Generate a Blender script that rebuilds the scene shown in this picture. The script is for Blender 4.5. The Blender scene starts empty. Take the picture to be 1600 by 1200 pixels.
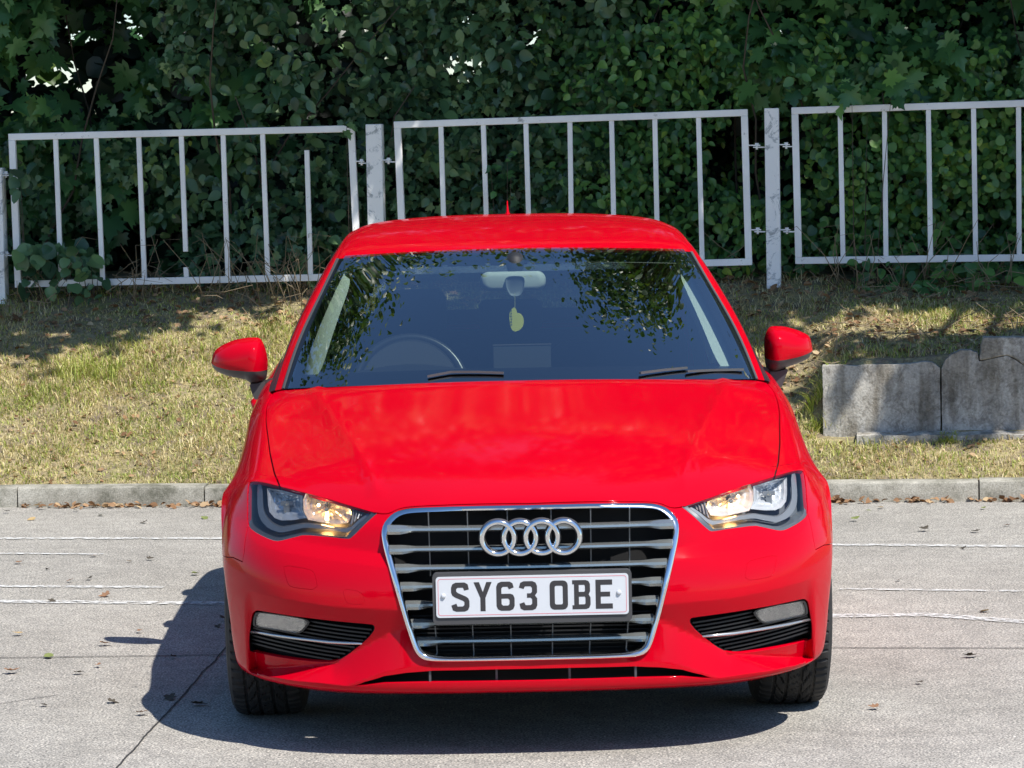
import bpy, bmesh, math, random
import numpy as np
from mathutils import Vector, Matrix
from mathutils.geometry import delaunay_2d_cdt

random.seed(7); rng = np.random.default_rng(7)
scene = bpy.context.scene
COL = scene.collection

# ------------------------------------------------------------------ camera, sky, sun, exposure
CX, CD, CH, CYAW, CPIT, CROLL, FPX = -.1535, 8.95, 1.66, .0123, .0709, -.0194, 5200.0
def cam_axes():
    cy, sy, cp, sp = math.cos(CYAW), math.sin(CYAW), math.cos(CPIT), math.sin(CPIT)
    f = np.array([sy*cp, cy*cp, -sp]); r = np.array([cy, -sy, 0.]); u = np.cross(r, f)
    c, s = math.cos(CROLL), math.sin(CROLL)
    return r*c+u*s, -r*s+u*c, f
CR, CU, CF = cam_axes(); CO = np.array([CX, -CD, CH])
cd = bpy.data.cameras.new('camera'); cam = bpy.data.objects.new('camera', cd); COL.objects.link(cam)
cd.sensor_width = 36; cd.lens = FPX/1600*36; cd.clip_start = .1; cd.clip_end = 500
cam.matrix_world = Matrix(((CR[0], CU[0], -CF[0], CO[0]), (CR[1], CU[1], -CF[1], CO[1]), (CR[2], CU[2], -CF[2], CO[2]), (0, 0, 0, 1)))
scene.camera = cam
def ray(u, v): return CF + CR*(u-800)/FPX + CU*(600-v)/FPX
def atY(u, v, y): d = ray(u, v); return CO + d*(y-CO[1])/d[1]          # point seen at a photo position, at a distance
def atZ(u, v, z=0.): d = ray(u, v); return CO + d*(z-CO[2])/d[2]
def project(P):
    d = np.asarray(P)-CO; z = d@CF
    return np.stack([800+FPX*(d@CR)/z, 600-FPX*(d@CU)/z], -1)

SUN = np.array([.44, -.51, 1.]); SUN /= np.linalg.norm(SUN)
world = bpy.data.worlds.new('World'); scene.world = world; world.use_nodes = True
nt = world.node_tree; bg = nt.nodes['Background']
sky = nt.nodes.new('ShaderNodeTexSky'); sky.sky_type = 'NISHITA'; sky.sun_disc = False
sky.sun_elevation = math.asin(SUN[2]); sky.sun_rotation = math.atan2(SUN[0], SUN[1])
sky.air_density = 1.0; sky.dust_density = .3; sky.ozone_density = 5.0
hsv = nt.nodes.new('ShaderNodeHueSaturation'); hsv.inputs['Saturation'].default_value = 1.08
nt.links.new(sky.outputs[0], hsv.inputs['Color']); nt.links.new(hsv.outputs[0], bg.inputs[0]); bg.inputs[1].default_value = .108
sl = bpy.data.lights.new('sun', 'SUN'); so = bpy.data.objects.new('sun', sl); COL.objects.link(so)
sl.energy = 4.6; sl.angle = math.radians(.5); sl.color = (1, .955, .89)
so.rotation_euler = Vector(SUN).to_track_quat('Z', 'Y').to_euler(); so.location = (6, -7, 14)
scene.view_settings.view_transform = 'Standard'; scene.view_settings.look = 'None'
scene.view_settings.exposure = .55; scene.view_settings.gamma = 1.0
scene.cycles.max_bounces = 8; scene.cycles.transparent_max_bounces = 16
scene.cycles.caustics_reflective = False; scene.cycles.caustics_refractive = False
scene.cycles.sample_clamp_indirect = 8

# ------------------------------------------------------------------ object helpers
def tag(o, label=None, cat=None, group=None, kind=None):
    if label: o['label'] = label
    if cat: o['category'] = cat
    if group: o['group'] = group
    if kind: o['kind'] = kind
    return o
def empty(name, loc=(0, 0, 0), rz=0.):
    o = bpy.data.objects.new(name, None); COL.objects.link(o); o.location = loc; o.rotation_euler = (0, 0, rz); o.empty_display_size = .2
    return o
def mesh_obj(name, verts, faces, mat, parent=None, smooth=False, normals=None, auto=None, mats=None, midx=None):
    me = bpy.data.meshes.new(name)
    me.from_pydata([tuple(map(float, v)) for v in verts], [], [tuple(int(i) for i in f) for f in faces])
    if mats:
        for m in mats: me.materials.append(m)
        if midx is not None: me.polygons.foreach_set('material_index', np.asarray(midx, dtype=np.int32))
    elif mat: me.materials.append(mat)
    if smooth or normals is not None: me.polygons.foreach_set('use_smooth', [True]*len(me.polygons))
    me.update()
    if normals is not None: me.normals_split_custom_set_from_vertices([tuple(map(float, n)) for n in normals])
    elif auto is not None:
        bm = bmesh.new(); bm.from_mesh(me)
        for e in bm.edges:
            if len(e.link_faces) == 2 and e.calc_face_angle(0) > math.radians(auto): e.smooth = False
        for f in bm.faces: f.smooth = True
        bm.to_mesh(me); bm.free()
    o = bpy.data.objects.new(name, me); COL.objects.link(o)
    if parent: o.parent = parent
    return o
def big_mesh(name, V, T, mat, parent=None):                      # triangles from arrays
    V = np.asarray(V, np.float32); T = np.asarray(T, np.int32)
    me = bpy.data.meshes.new(name); me.vertices.add(len(V)); me.vertices.foreach_set('co', V.ravel())
    n = T.shape[1]; me.loops.add(T.size); me.loops.foreach_set('vertex_index', T.ravel())
    me.polygons.add(len(T)); me.polygons.foreach_set('loop_start', np.arange(0, T.size, n, dtype=np.int32))
    me.update(calc_edges=True); me.materials.append(mat)
    o = bpy.data.objects.new(name, me); COL.objects.link(o)
    if parent: o.parent = parent
    return o
class MB:
    def __init__(s): s.v = []; s.f = []
    def add(s, v, f):
        n = len(s.v); s.v += [tuple(map(float, p)) for p in v]; s.f += [tuple(i+n for i in q) for q in f]
    def box(s, x0, x1, y0, y1, z0, z1):
        s.add([(x0, y0, z0), (x1, y0, z0), (x1, y1, z0), (x0, y1, z0), (x0, y0, z1), (x1, y0, z1), (x1, y1, z1), (x0, y1, z1)],
              [(0, 3, 2, 1), (4, 5, 6, 7), (0, 1, 5, 4), (1, 2, 6, 5), (2, 3, 7, 6), (3, 0, 4, 7)])
    def beam(s, a, b, w, h, up=(0, 0, 1)):                       # rectangular bar from a to b
        a, b, up = np.array(a, float), np.array(b, float), np.array(up, float)
        d = (b-a)/np.linalg.norm(b-a); x = np.cross(d, up); x /= np.linalg.norm(x); z = np.cross(x, d)
        q = [x*w/2*i+z*h/2*j for i, j in ((-1, -1), (1, -1), (1, 1), (-1, 1))]
        s.add([a+k for k in q]+[b+k for k in q], [(3, 2, 1, 0), (4, 5, 6, 7), (0, 1, 5, 4), (1, 2, 6, 5), (2, 3, 7, 6), (3, 0, 4, 7)])
    def tube(s, pts, rad, n=8, closed=False, caps=True):
        P = np.array(pts, float); m = len(P); R = np.broadcast_to(np.asarray(rad, float), (m,))
        if closed: T = np.roll(P, -1, 0)-np.roll(P, 1, 0)
        else: T = np.gradient(P, axis=0)
        T /= np.linalg.norm(T, axis=1)[:, None]+1e-12
        ref = np.array([0, 0, 1.]) if abs(T[0][2]) < .9 else np.array([1., 0, 0])
        u = np.cross(T[0], ref); u /= np.linalg.norm(u); vs = []
        for i in range(m):
            u = u-T[i]*(u@T[i]); u /= np.linalg.norm(u); w = np.cross(T[i], u)
            for k in range(n):
                a = 2*math.pi*k/n; vs.append(P[i]+R[i]*(u*math.cos(a)+w*math.sin(a)))
        fs = []
        for i in range(m if closed else m-1):
            j = (i+1) % m
            for k in range(n): fs.append((i*n+k, i*n+(k+1) % n, j*n+(k+1) % n, j*n+k))
        if caps and not closed: fs += [tuple(range(n))[::-1], tuple((m-1)*n+k for k in range(n))]
        s.add(vs, fs)
    def lathe_x(s, prof, c, n=48):                               # profile (x, r) turned about an axis along x
        vs = []; m = len(prof)
        for k in range(n):
            a = 2*math.pi*k/n
            for x, r in prof: vs.append((c[0]+x, c[1]+r*math.cos(a), c[2]+r*math.sin(a)))
        s.add(vs, [(k*m+i, k*m+i+1, ((k+1) % n)*m+i+1, ((k+1) % n)*m+i) for k in range(n) for i in range(m-1)])
    def build(s, name, mat, parent=None, **k): return mesh_obj(name, s.v, s.f, mat, parent, **k)

def pip(P, poly):                                                # points in polygon, vectorised
    P = np.asarray(P); poly = np.asarray(poly); ins = np.zeros(len(P), bool); n = len(poly)
    for i in range(n):
        a, b = poly[i], poly[(i+1) % n]
        if a[1] == b[1]: continue
        c = ((a[1] > P[:, 1]) != (b[1] > P[:, 1])) & (P[:, 0] < (b[0]-a[0])*(P[:, 1]-a[1])/(b[1]-a[1])+a[0])
        ins ^= c
    return ins
def densify(pts, step, closed=False):
    pts = [np.array(p, float) for p in pts]; out = []
    m = len(pts) if closed else len(pts)-1
    for i in range(m):
        a, b = pts[i], pts[(i+1) % len(pts)]; k = max(1, int(math.ceil(np.linalg.norm(b-a)/step)))
        out += [a+(b-a)*j/k for j in range(k)]
    if not closed: out.append(pts[-1])
    return np.array(out)
def smooth_loop(pts, it=2, closed=True, amt=.25):                # corner rounding
    P = [np.array(p, float) for p in pts]
    for _ in range(it):
        Q = [] if closed else [P[0]]
        m = len(P) if closed else len(P)-1
        for i in range(m):
            a, b = P[i], P[(i+1) % len(P)]
            Q += [a*(1-amt)+b*amt, a*amt+b*(1-amt)]
        if not closed: Q.append(P[-1])
        P = Q
    return np.array(P)
def cdt(points, loops, closed_flags):
    V = [Vector((float(p[0]), float(p[1]))) for p in points]; E = []
    for L, c in zip(loops, closed_flags):
        n0 = len(V); V += [Vector((float(p[0]), float(p[1]))) for p in L]; m = len(L)
        E += [(n0+i, n0+(i+1) % m) for i in range(m if c else m-1)]
    r = delaunay_2d_cdt(V, E, [], 0, 1e-6)
    return np.array([(v.x, v.y) for v in r[0]]), np.array([f for f in r[2] if len(f) == 3], int)
def fill2d(loops, step=None, extra=()):                          # even-odd fill of 2D loops
    pts = []
    A = np.concatenate([np.asarray(l) for l in loops])
    if step:
        xs = np.arange(A[:, 0].min(), A[:, 0].max(), step); ys = np.arange(A[:, 1].min(), A[:, 1].max(), step)
        G = np.array([(x, y) for x in xs for y in ys])
        ins = np.zeros(len(G), bool)
        for l in loops: ins ^= pip(G, l)
        G = G[ins]
        B = np.concatenate([densify(l, step*.7, True) for l in loops]+[densify(e, step*.7) for e in extra])
        if len(G):
            d = np.array([np.min(np.sum((B-g)**2, 1)) for g in G]); G = G[d > (step*.45)**2]
        pts = G
    V, T = cdt(pts, list(loops)+list(extra), [True]*len(loops)+[False]*len(extra))
    C = V[T].mean(1); ins = np.zeros(len(T), bool)
    for l in loops: ins ^= pip(C, l)
    T = T[ins]
    # one orientation
    a, b, c = V[T[:, 0]], V[T[:, 1]], V[T[:, 2]]
    neg = ((b-a)[:, 0]*(c-a)[:, 1]-(b-a)[:, 1]*(c-a)[:, 0]) < 0
    T[neg] = T[neg][:, ::-1]
    return V, T
def slab(loops, y0, y1, name, mat, parent, sx=1, auto=30, yfun=None, bev=0.):   # xz outline with thickness along y
    V, T = fill2d(loops); n = len(V)
    def Y(p, d): return (yfun(p[0]*1.0, p[1]) if yfun else 0.)+d
    vs = [(sx*p[0], Y(p, y0), p[1]) for p in V]+[(sx*p[0], Y(p, y1), p[1]) for p in V]
    fs = [tuple(t) for t in T]+[tuple(i+n for i in t[::-1]) for t in T]
    cnt = {}
    for t in T:
        for i in range(3):
            a, b = t[i], t[(i+1) % 3]; cnt[(a, b)] = 1
    for (a, b) in list(cnt):
        if (b, a) not in cnt: fs.append((a, a+n, b+n, b))
    if sx < 0: fs = [f[::-1] for f in fs]
    return mesh_obj(name, vs, fs, mat, parent, auto=auto)

# ------------------------------------------------------------------ materials
def nodes(m): return m.node_tree.nodes, m.node_tree.links
def mat(name, col, rough=.5, metal=0., coat=0., spec=.5, emit=None, estr=0., crough=.03):
    m = bpy.data.materials.new(name); m.use_nodes = True; b = m.node_tree.nodes['Principled BSDF']
    b.inputs['Base Color'].default_value = (*col, 1); b.inputs['Roughness'].default_value = rough
    b.inputs['Metallic'].default_value = metal; b.inputs['Coat Weight'].default_value = coat
    b.inputs['Coat Roughness'].default_value = crough; b.inputs['Specular IOR Level'].default_value = spec
    if emit: b.inputs['Emission Color'].default_value = (*emit, 1); b.inputs['Emission Strength'].default_value = estr
    return m
def N(m, t, **k):
    n = m.node_tree.nodes.new(t)
    for a, v in k.items():
        if a.startswith('i_'): n.inputs[a[2:].replace('_', ' ')].default_value = v
        else: setattr(n, a, v)
    return n
def ramp(m, stops, fac=None, interp='LINEAR'):
    r = m.node_tree.nodes.new('ShaderNodeValToRGB'); e = r.color_ramp.elements; r.color_ramp.interpolation = interp
    while len(e) < len(stops): e.new(.5)
    for x, (p, c) in zip(e, stops): x.position = p; x.color = (*c, 1) if len(c) == 3 else c
    if fac is not None: m.node_tree.links.new(fac, r.inputs[0])
    return r
def noise(m, scale, detail=4, rough=.55, coord='Object', dist=0.):
    tc = N(m, 'ShaderNodeTexCoord'); n = N(m, 'ShaderNodeTexNoise'); n.inputs['Scale'].default_value = scale
    n.inputs['Detail'].default_value = detail; n.inputs['Roughness'].default_value = rough; n.inputs['Distortion'].default_value = dist
    m.node_tree.links.new(tc.outputs[coord], n.inputs['Vector']); return n
def bump(m, h, strength=.3, dist=.01, to='Normal'):
    b = m.node_tree.nodes.new('ShaderNodeBump'); b.inputs['Strength'].default_value = strength; b.inputs['Distance'].default_value = dist
    m.node_tree.links.new(h, b.inputs['Height']); m.node_tree.links.new(b.outputs[0], m.node_tree.nodes['Principled BSDF'].inputs[to]); return b
def mixc(m, a, b, fac, blend='MIX'):
    x = m.node_tree.nodes.new('ShaderNodeMix'); x.data_type = 'RGBA'; x.blend_type = blend
    for s, v in ((6, a), (7, b), (0, fac)):
        if isinstance(v, (tuple, float, int)): x.inputs[s].default_value = (*v, 1) if isinstance(v, tuple) and len(v) == 3 else v
        else: m.node_tree.links.new(v, x.inputs[s])
    return x.outputs[2]
def base(m, sock): m.node_tree.links.new(sock, m.node_tree.nodes['Principled BSDF'].inputs['Base Color'])

M = {}
M['paint'] = mat('red_paint', (.49, .0003, .010), .5, 0, .55, .0)
M['paint'].node_tree.nodes['Principled BSDF'].inputs['Coat IOR'].default_value = 1.4
n_ = noise(M['paint'], 3.0, 3); r_ = ramp(M['paint'], [(.35, (.05, .05, .05)), (.75, (.08, .08, .08))], n_.outputs[0])
M['paint'].node_tree.links.new(r_.outputs[0], M['paint'].node_tree.nodes['Principled BSDF'].inputs['Coat Roughness'])
n2_ = noise(M['paint'], 6.0, 2); bump(M['paint'], n2_.outputs[0], .002, .02, 'Coat Normal')
M['gap'] = mat('gap_black', (.008, .006, .006), .7)
M['black'] = mat('black_plastic', (.018, .019, .021), .42, 0, 0, .4)
M['black_gloss'] = mat('gloss_black', (.006, .006, .007), .12)
M['grey_plastic'] = mat('grey_plastic', (.055, .054, .056), .5)
M['rubber'] = mat('rubber_seal', (.075, .078, .082), .45)
M['chrome'] = mat('chrome', (.78, .79, .80), .10, 1)
M['satin'] = mat('satin_silver', (.42, .44, .43), .24, .8)
M['satin_dark'] = mat('dark_silver', (.14, .145, .15), .4, .7)
M['well'] = mat('wheel_well', (.01, .01, .011), .9)
M['reflector'] = mat('reflector', (.80, .82, .84), .20, .45)
M['strip'] = mat('brushed_strip', (.55, .56, .57), .25, .8)
M['rib'] = mat('vent_rib', (.008, .008, .009), .5)
M['strut'] = mat('intake_strut_grey', (.07, .07, .075), .5)
M['hl_silver'] = mat('headlight_silver', (.27, .29, .31), .3, .4)
M['hl_black'] = mat('headlight_black', (.11, .125, .14), .35)
M['plate'] = mat('plate_white', (.58, .60, .63), .35)
M['plate_red'] = mat('plate_red', (.62, .12, .16), .5)
M['plate_ink'] = mat('plate_black', (.035, .033, .036), .4)
M['amber'] = mat('amber_lens', (.42, .33, .29), .25)
M['fog_refl'] = mat('fog_reflector', (.36, .36, .35), .22, .6)
M['bulb'] = mat('warm_bulb', (1, .7, .35), .3, emit=(1, .52, .16), estr=30)
M['trim'] = mat('pillar_trim', (.62, .68, .62), .7)
M['stalk'] = mat('stalk_grey', (.22, .25, .27), .6)
M['dash'] = mat('dashboard', (.012, .013, .016), .65)
M['dash2'] = mat('dashboard_light', (.05, .055, .06), .6)
M['cloth'] = mat('seat_cloth', (.018, .018, .02), .9)
M['headliner'] = mat('headliner', (.22, .22, .21), .9)
M['leather'] = mat('wheel_leather', (.022, .023, .026), .3)
M['mirror_glass'] = mat('mirror_glass', (.8, .82, .85), .03, 1)
M['dark_under'] = mat('underbody', (.01, .01, .01), .9)
M['alloy'] = mat('alloy', (.55, .56, .57), .25, .9)
m = M['tyre'] = mat('tyre_rubber', (.020, .020, .021), .72, spec=.35)
n_ = noise(m, 30, 5); r_ = ramp(m, [(.3, (.016, .016, .017)), (.7, (.036, .035, .034))], n_.outputs[0]); base(m, r_.outputs[0])
def glass(name, tint, refl=2.0, rough=.0):
    m = bpy.data.materials.new(name); m.use_nodes = True; nd, lk = nodes(m); nd.remove(nd['Principled BSDF']); out = nd['Material Output']
    t = nd.new('ShaderNodeBsdfTransparent'); t.inputs[0].default_value = (*tint, 1)
    g = nd.new('ShaderNodeBsdfGlossy'); g.inputs['Roughness'].default_value = rough; g.inputs[0].default_value = (1, 1, 1, 1)
    fr = nd.new('ShaderNodeFresnel'); fr.inputs[0].default_value = 1.52
    mu = nd.new('ShaderNodeMath'); mu.operation = 'MULTIPLY'; mu.inputs[1].default_value = refl; mu.use_clamp = True
    mx = nd.new('ShaderNodeMixShader'); lk.new(fr.outputs[0], mu.inputs[0]); lk.new(mu.outputs[0], mx.inputs[0])
    lk.new(t.outputs[0], mx.inputs[1]); lk.new(g.outputs[0], mx.inputs[2]); lk.new(mx.outputs[0], out.inputs[0]); return m
M['windscreen'] = glass('windscreen_glass', (.64, .73, .70), 3.1)
M['sideglass'] = glass('side_glass', (.42, .48, .45), 1.8)
M['lens'] = glass('lamp_lens', (.95, .96, .97), .75)

# ------------------------------------------------------------------ smooth surfaces
def bw(f): return np.stack([(1-f)**3/6, (3*f**3-6*f**2+4)/6, (-3*f**3+3*f**2+3*f+1)/6, f**3/6], -1)
def bd(f): return np.stack([-(1-f)**2/2, (3*f**2-4*f)/2, (-3*f**2+2*f+1)/2, f**2/2], -1)
class Surf:                                                       # half surface, x >= 0, mirrored about column 0
    def __init__(s, P, its=0, itt=2, mirror=True):
        P = np.array(P, float); s.n, s.m = P.shape[:2]; s.mirror = mirror; C = P.copy()
        for _ in range(itt):
            E = s.ext(C); K = (E[:, :-2]+4*E[:, 1:-1]+E[:, 2:])/6; C = C+(P-K[1:-1])
        D = C.copy()
        for _ in range(its):
            E = s.ext(C); K = (E[:-2]+4*E[1:-1]+E[2:])/6; C = C+(D-K[:, 1:-1])
        s.E = s.ext(C); s.E = np.concatenate([s.E, 2*s.E[-1:]-s.E[-2:-1]]); s.E = np.concatenate([s.E, 2*s.E[:, -1:]-s.E[:, -2:-1]], 1)
    def ext(s, C):
        E = np.concatenate([2*C[:1]-C[1:2], C, 2*C[-1:]-C[-2:-1]])
        L = E[:, 1:2].copy()
        if s.mirror: L[..., 0] *= -1
        else: L = 2*E[:, :1]-E[:, 1:2]
        return np.concatenate([L, E, 2*E[:, -1:]-E[:, -2:-1]], 1)
    def __call__(s, st, deriv=False):
        st = np.atleast_2d(np.asarray(st, float)); a, b = st[:, 0], st[:, 1]
        i = np.clip(np.floor(a).astype(int), 0, s.n-1); j = np.clip(np.floor(b).astype(int), 0, s.m-1)
        fa, fb = a-i, b-j; wa, wb = bw(fa), bw(fb)
        G = np.stack([np.stack([s.E[i+p, j+q] for q in range(4)], 1) for p in range(4)], 1)
        S = np.einsum('np,nq,npqk->nk', wa, wb, G)
        if not deriv: return S
        return S, np.einsum('np,nq,npqk->nk', bd(fa), wb, G), np.einsum('np,nq,npqk->nk', wa, bd(fb), G)
    def normal(s, st):
        S, A, B = s(st, True); n = np.cross(B, A); n /= np.linalg.norm(n, axis=1)[:, None]+1e-12; return S, n

AY, AZ, AR = .862, .317, .352                                     # front axle, arch radius
RY = AY+2.636
def arch(th, x, cy=AY): t = math.radians(th); return (x, cy-AR*math.cos(t), AZ+AR*math.sin(t))
NX = [0, .22, .42, .57, .69, .78, .835, .868]
NY = [0, .006, .032, .082, .158, .262, .362, .452]
def bumper_row(zc, zk, dc, dk, xs, th, xe):
    row = []
    for i, (x, y) in enumerate(zip(NX, NY)):
        k = min(1, i/5.); kk = k*k*(3-2*k); ex = arch(th, xe); z = zc+(zk-zc)*kk
        if i > 5: z = zk+(ex[2]-zk)*(i-5)/3.
        d = dc+(dk-dc)*min(1, max(0, (i-1)/2.))
        yy = y+d*(1 if i < 6 else (8-i)/3.)
        yy = min(yy, ex[1]-.012*(8-i))
        row.append((x*(1-(1-xs)*min(1, i/4.)), yy, z))
    row.append(arch(th, xe)); return row
F = [bumper_row(.170, .176, .090, .085, .950, -20, 0.832),
     bumper_row(.184, .188, .014, .018, .956, -18, 0.838),
     bumper_row(.192, .196, .004, .008, .962, -16, 0.842),
     bumper_row(.210, .214, .000, .004, .966, -13, 0.846),
     bumper_row(.232, .240, .002, .006, .970, -9, 0.850),
     bumper_row(.290, .294, .004, .006, .976, -2, 0.855),
     bumper_row(.355, .350, .004, .006, .982, 4, .849),
     bumper_row(.415, .408, .000, .004, .988, 11, .855),
     bumper_row(.455, .448, .000, .006, .992, 15.5, .861),
     bumper_row(.500, .494, .008, .014, .994, 20.5, .868),
     bumper_row(.545, .535, .018, .034, .996, 26, .875),
     bumper_row(.588, .575, .029, .066, .994, 32, .878)]
for k in range(5):                                                # the lip runs level to its corner, then rises to the wheel
    for i in range(1, 5): x, y, z = F[k][i]; F[k][i] = (x, y, F[k][0][2]+(0, 0, 0, 0, .003)[i]*(1 if k < 4 else .5))
def R(*p): F.append([p[i] if isinstance(p[i], tuple) else p[i] for i in range(8)]+[arch(*p[8])])
R((0, .045, .645), (.22, .051, .64), (.42, .092, .625), (.57, .185, .625), (.69, .298, .632), (.77, .405, .637), (.818, .49, .63), (.860, .575, .612), (39, .880))
R((0, .062, .692), (.22, .070, .688), (.42, .135, .669), (.57, .262, .692), (.70, .41, .717), (.782, .515, .722), (.826, .59, .700), (.858, .655, .660), (50, .880))
R((0, .085, .708), (.22, .094, .704), (.42, .165, .690), (.57, .292, .706), (.70, .44, .727), (.780, .545, .731), (.824, .615, .710), (.859, .685, .672), (57, .881))
R((0, .17, .742), (.22, .18, .739), (.42, .24, .730), (.575, .355, .733), (.705, .50, .744), (.776, .60, .745), (.822, .675, .724), (.860, .74, .688), (66, .882))
R((0, .32, .786), (.22, .33, .783), (.42, .375, .774), (.59, .47, .769), (.715, .60, .771), (.778, .69, .767), (.823, .755, .744), (.861, .80, .700), (77, .883))
R((0, .56, .843), (.22, .567, .840), (.43, .60, .829), (.62, .67, .814), (.735, .76, .805), (.785, .83, .797), (.828, .87, .768), (.862, .895, .712), (93, .883))
R((0, .85, .897), (.22, .857, .894), (.445, .88, .882), (.65, .92, .863), (.758, .97, .848), (.797, 1.01, .834), (.832, 1.03, .800), (.863, 1.045, .728), (122, .881))
R((0, 1.05, .935), (.22, 1.06, .932), (.46, 1.10, .919), (.67, 1.14, .900), (.770, 1.18, .884), (.803, 1.20, .868), (.834, 1.21, .830), (.862, 1.215, .740), (158, .885))
for k, row in enumerate(F):
    if 13 <= k <= 20:
        g_ = (.5, .8, 1, 1, 1, .9, .7, .4)[k-13]; x6, x7, x8 = row[6], row[7], row[8]
        row[6] = (x6[0]-.007*g_, x6[1], x6[2]); row[7] = (x7[0]-.004*g_, x7[1], x7[2]); row[8] = (x8[0]+.007*g_, x8[1], x8[2])
SC = len(F)
R((0, 1.20, .966), (.22, 1.215, .963), (.47, 1.26, .950), (.68, 1.35, .932), (.752, 1.42, .918), (.806, 1.42, .892), (.836, 1.42, .852), (.860, 1.40, .745), (200, .872))
def side(y, belt, wx, xe, zend=.20, yend=None, ym=None):
    ym = ym or y
    F.append([(0, y, belt+.02), (.2, y, belt+.02), (.4, y, belt+.02), (.6, y, belt+.015), (wx-.05, y, belt+.01), (wx, y, belt), (wx+.032, y, belt-.05), (wx+.05, ym, belt-.2)] + [(xe, yend or y, zend)])
side(1.75, .915, .812, .872)
side(2.3, .925, .818, .875)
side(2.8, .935, .818, .875)
S_AR = len(F)
F.append([(0, 3.1, .95), (.2, 3.1, .95), (.4, 3.1, .95), (.6, 3.1, .95), (.76, 3.08, .95), (.812, 3.06, .94), (.846, 3.05, .89), (.872, 3.04, .74), arch(-20, .878, RY)])
F.append([(0, 3.3, .96), (.2, 3.3, .96), (.4, 3.3, .96), (.6, 3.3, .96), (.755, 3.26, .96), (.806, 3.22, .948), (.845, 3.20, .9), (.880, 3.2, .74), arch(25, .89, RY)])
F.append([(0, 3.55, .97), (.2, 3.55, .97), (.4, 3.55, .97), (.6, 3.55, .97), (.745, 3.52, .97), (.796, 3.5, .955), (.838, 3.49, .9), (.882, 3.49, .75), arch(88, .892, RY)])
F.append([(0, 3.85, .985), (.2, 3.85, .985), (.4, 3.83, .985), (.6, 3.80, .985), (.71, 3.78, .98), (.775, 3.76, .965), (.825, 3.75, .9), (.876, 3.75, .75), arch(150, .888, RY)])
F.append([(0, 4.16, .99), (.2, 4.155, .99), (.4, 4.13, .988), (.55, 4.08, .985), (.65, 4.0, .975), (.73, 3.93, .955), (.79, 3.88, .9), (.862, 3.86, .72), arch(195, .872, RY)])
F.append([(0, 4.26, .80), (.2, 4.255, .80), (.4, 4.22, .80), (.55, 4.17, .8), (.67, 4.09, .80), (.75, 4.01, .79), (.81, 3.95, .75), (.85, 3.92, .6), (.86, 3.90, .22)])
F.append([(0, 4.31, .55), (.2, 4.305, .55), (.4, 4.27, .55), (.55, 4.22, .55), (.68, 4.13, .55), (.76, 4.05, .54), (.82, 3.98, .5), (.85, 3.95, .4), (.85, 3.93, .21)])
F.append([(0, 4.26, .25), (.2, 4.255, .25), (.4, 4.23, .25), (.55, 4.18, .25), (.67, 4.1, .25), (.74, 4.04, .24), (.79, 3.99, .23), (.82, 3.96, .22), (.83, 3.94, .20)])
BODY = Surf(F)
NS, NT = len(F)-1, 8

_g = np.array([(a, b) for a in np.arange(0, SC+1.01, .1) for b in np.arange(0, 8.01, .1)])
_P, _Nn = BODY.normal(_g)
def hit(u, v, smax=None):
    """surface parameters and side under a photo position"""
    best = None
    for sx in (-1, 1):
        Q = _P*np.array([sx, 1, 1]); n = _Nn*np.array([sx, 1, 1]); px = project(Q)
        facing = np.einsum('ij,ij->i', n, CO-Q) > 0
        d = np.hypot(px[:, 0]-u, px[:, 1]-v)+np.where(facing, 0, 1e3)
        if smax: d += np.where(_g[:, 0] < smax, 0, 1e3)
        k = int(np.argmin(d))
        if best is None or d[k] < best[0]: best = (d[k], sx, _g[k].copy())
    _, sx, q = best
    for _ in range(12):
        S, A, B = BODY(q[None], True); w = np.array([sx, 1, 1]); p0 = project(S[0]*w)
        J = np.stack([(project((S[0]+A[0]*1e-4)*w)-p0)/1e-4, (project((S[0]+B[0]*1e-4)*w)-p0)/1e-4], 1)
        dq = np.linalg.lstsq(J, np.array([u, v])-p0, rcond=1e-6)[0]; q = q+np.clip(dq, -.3, .3)
        q[0] = np.clip(q[0], 0, SC+1); q[1] = np.clip(q[1], 0, 8)
    return q, sx
def hits(pxs): return np.array([hit(*p)[0] for p in pxs])
def hit3(u, v):                                                   # the surface point, on the +x half
    q, _ = hit(u, v); return skin(q[None])[0]

# outlines read from the photograph on the car's left-of-picture side
HL = [(390, 753), (398, 751.5), (437, 759.5), (480, 770.5), (515, 779.5), (557, 792), (589, 801), (588, 804), (549, 841), (543, 843), (515, 839.5), (475, 836), (460, 840), (436, 846), (426, 845), (402, 834.5), (388, 824), (385.5, 812), (386, 780), (388, 757)]
FOG = [(398, 955.5), (404, 955), (437, 960.5), (481, 966.5), (530, 972), (580, 976.5), (585, 979), (585.5, 986), (577, 998), (565, 1010), (544, 1026.5), (528, 1036), (518, 1039.5), (500, 1040), (451, 1035), (418, 1029.5), (390, 1022.5), (388.5, 1000), (391, 977), (393, 960)]
GRo = [(830, 788.6), (720, 790.3), (640, 793), (620, 798), (609, 805), (598.5, 818), (595, 832), (599, 858), (614, 912), (629, 962.5), (641, 1000), (648.5, 1020), (658, 1030), (674.7, 1034), (729, 1034), (830, 1032)]
GRi = [(830, 797), (720, 798.8), (640, 802), (626, 806), (616, 814), (606.5, 827), (606, 836), (611, 861), (625, 912), (639, 962.5), (651, 1001), (658, 1016), (667, 1022.5), (690, 1026), (730, 1026), (830, 1024)]
SLOT = [(830, 1044.5), (775, 1045.6), (678, 1047.5), (634, 1051), (600, 1056), (570, 1065), (552, 1072), (570, 1071.5), (600, 1067.5), (678, 1065.8), (775, 1064.8), (830, 1064)]
def ext0(q):                                                      # let an outline that ends on the centre line run just across it
    q = q.copy(); q[0, 1] = q[-1, 1] = -.05; return q
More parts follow.
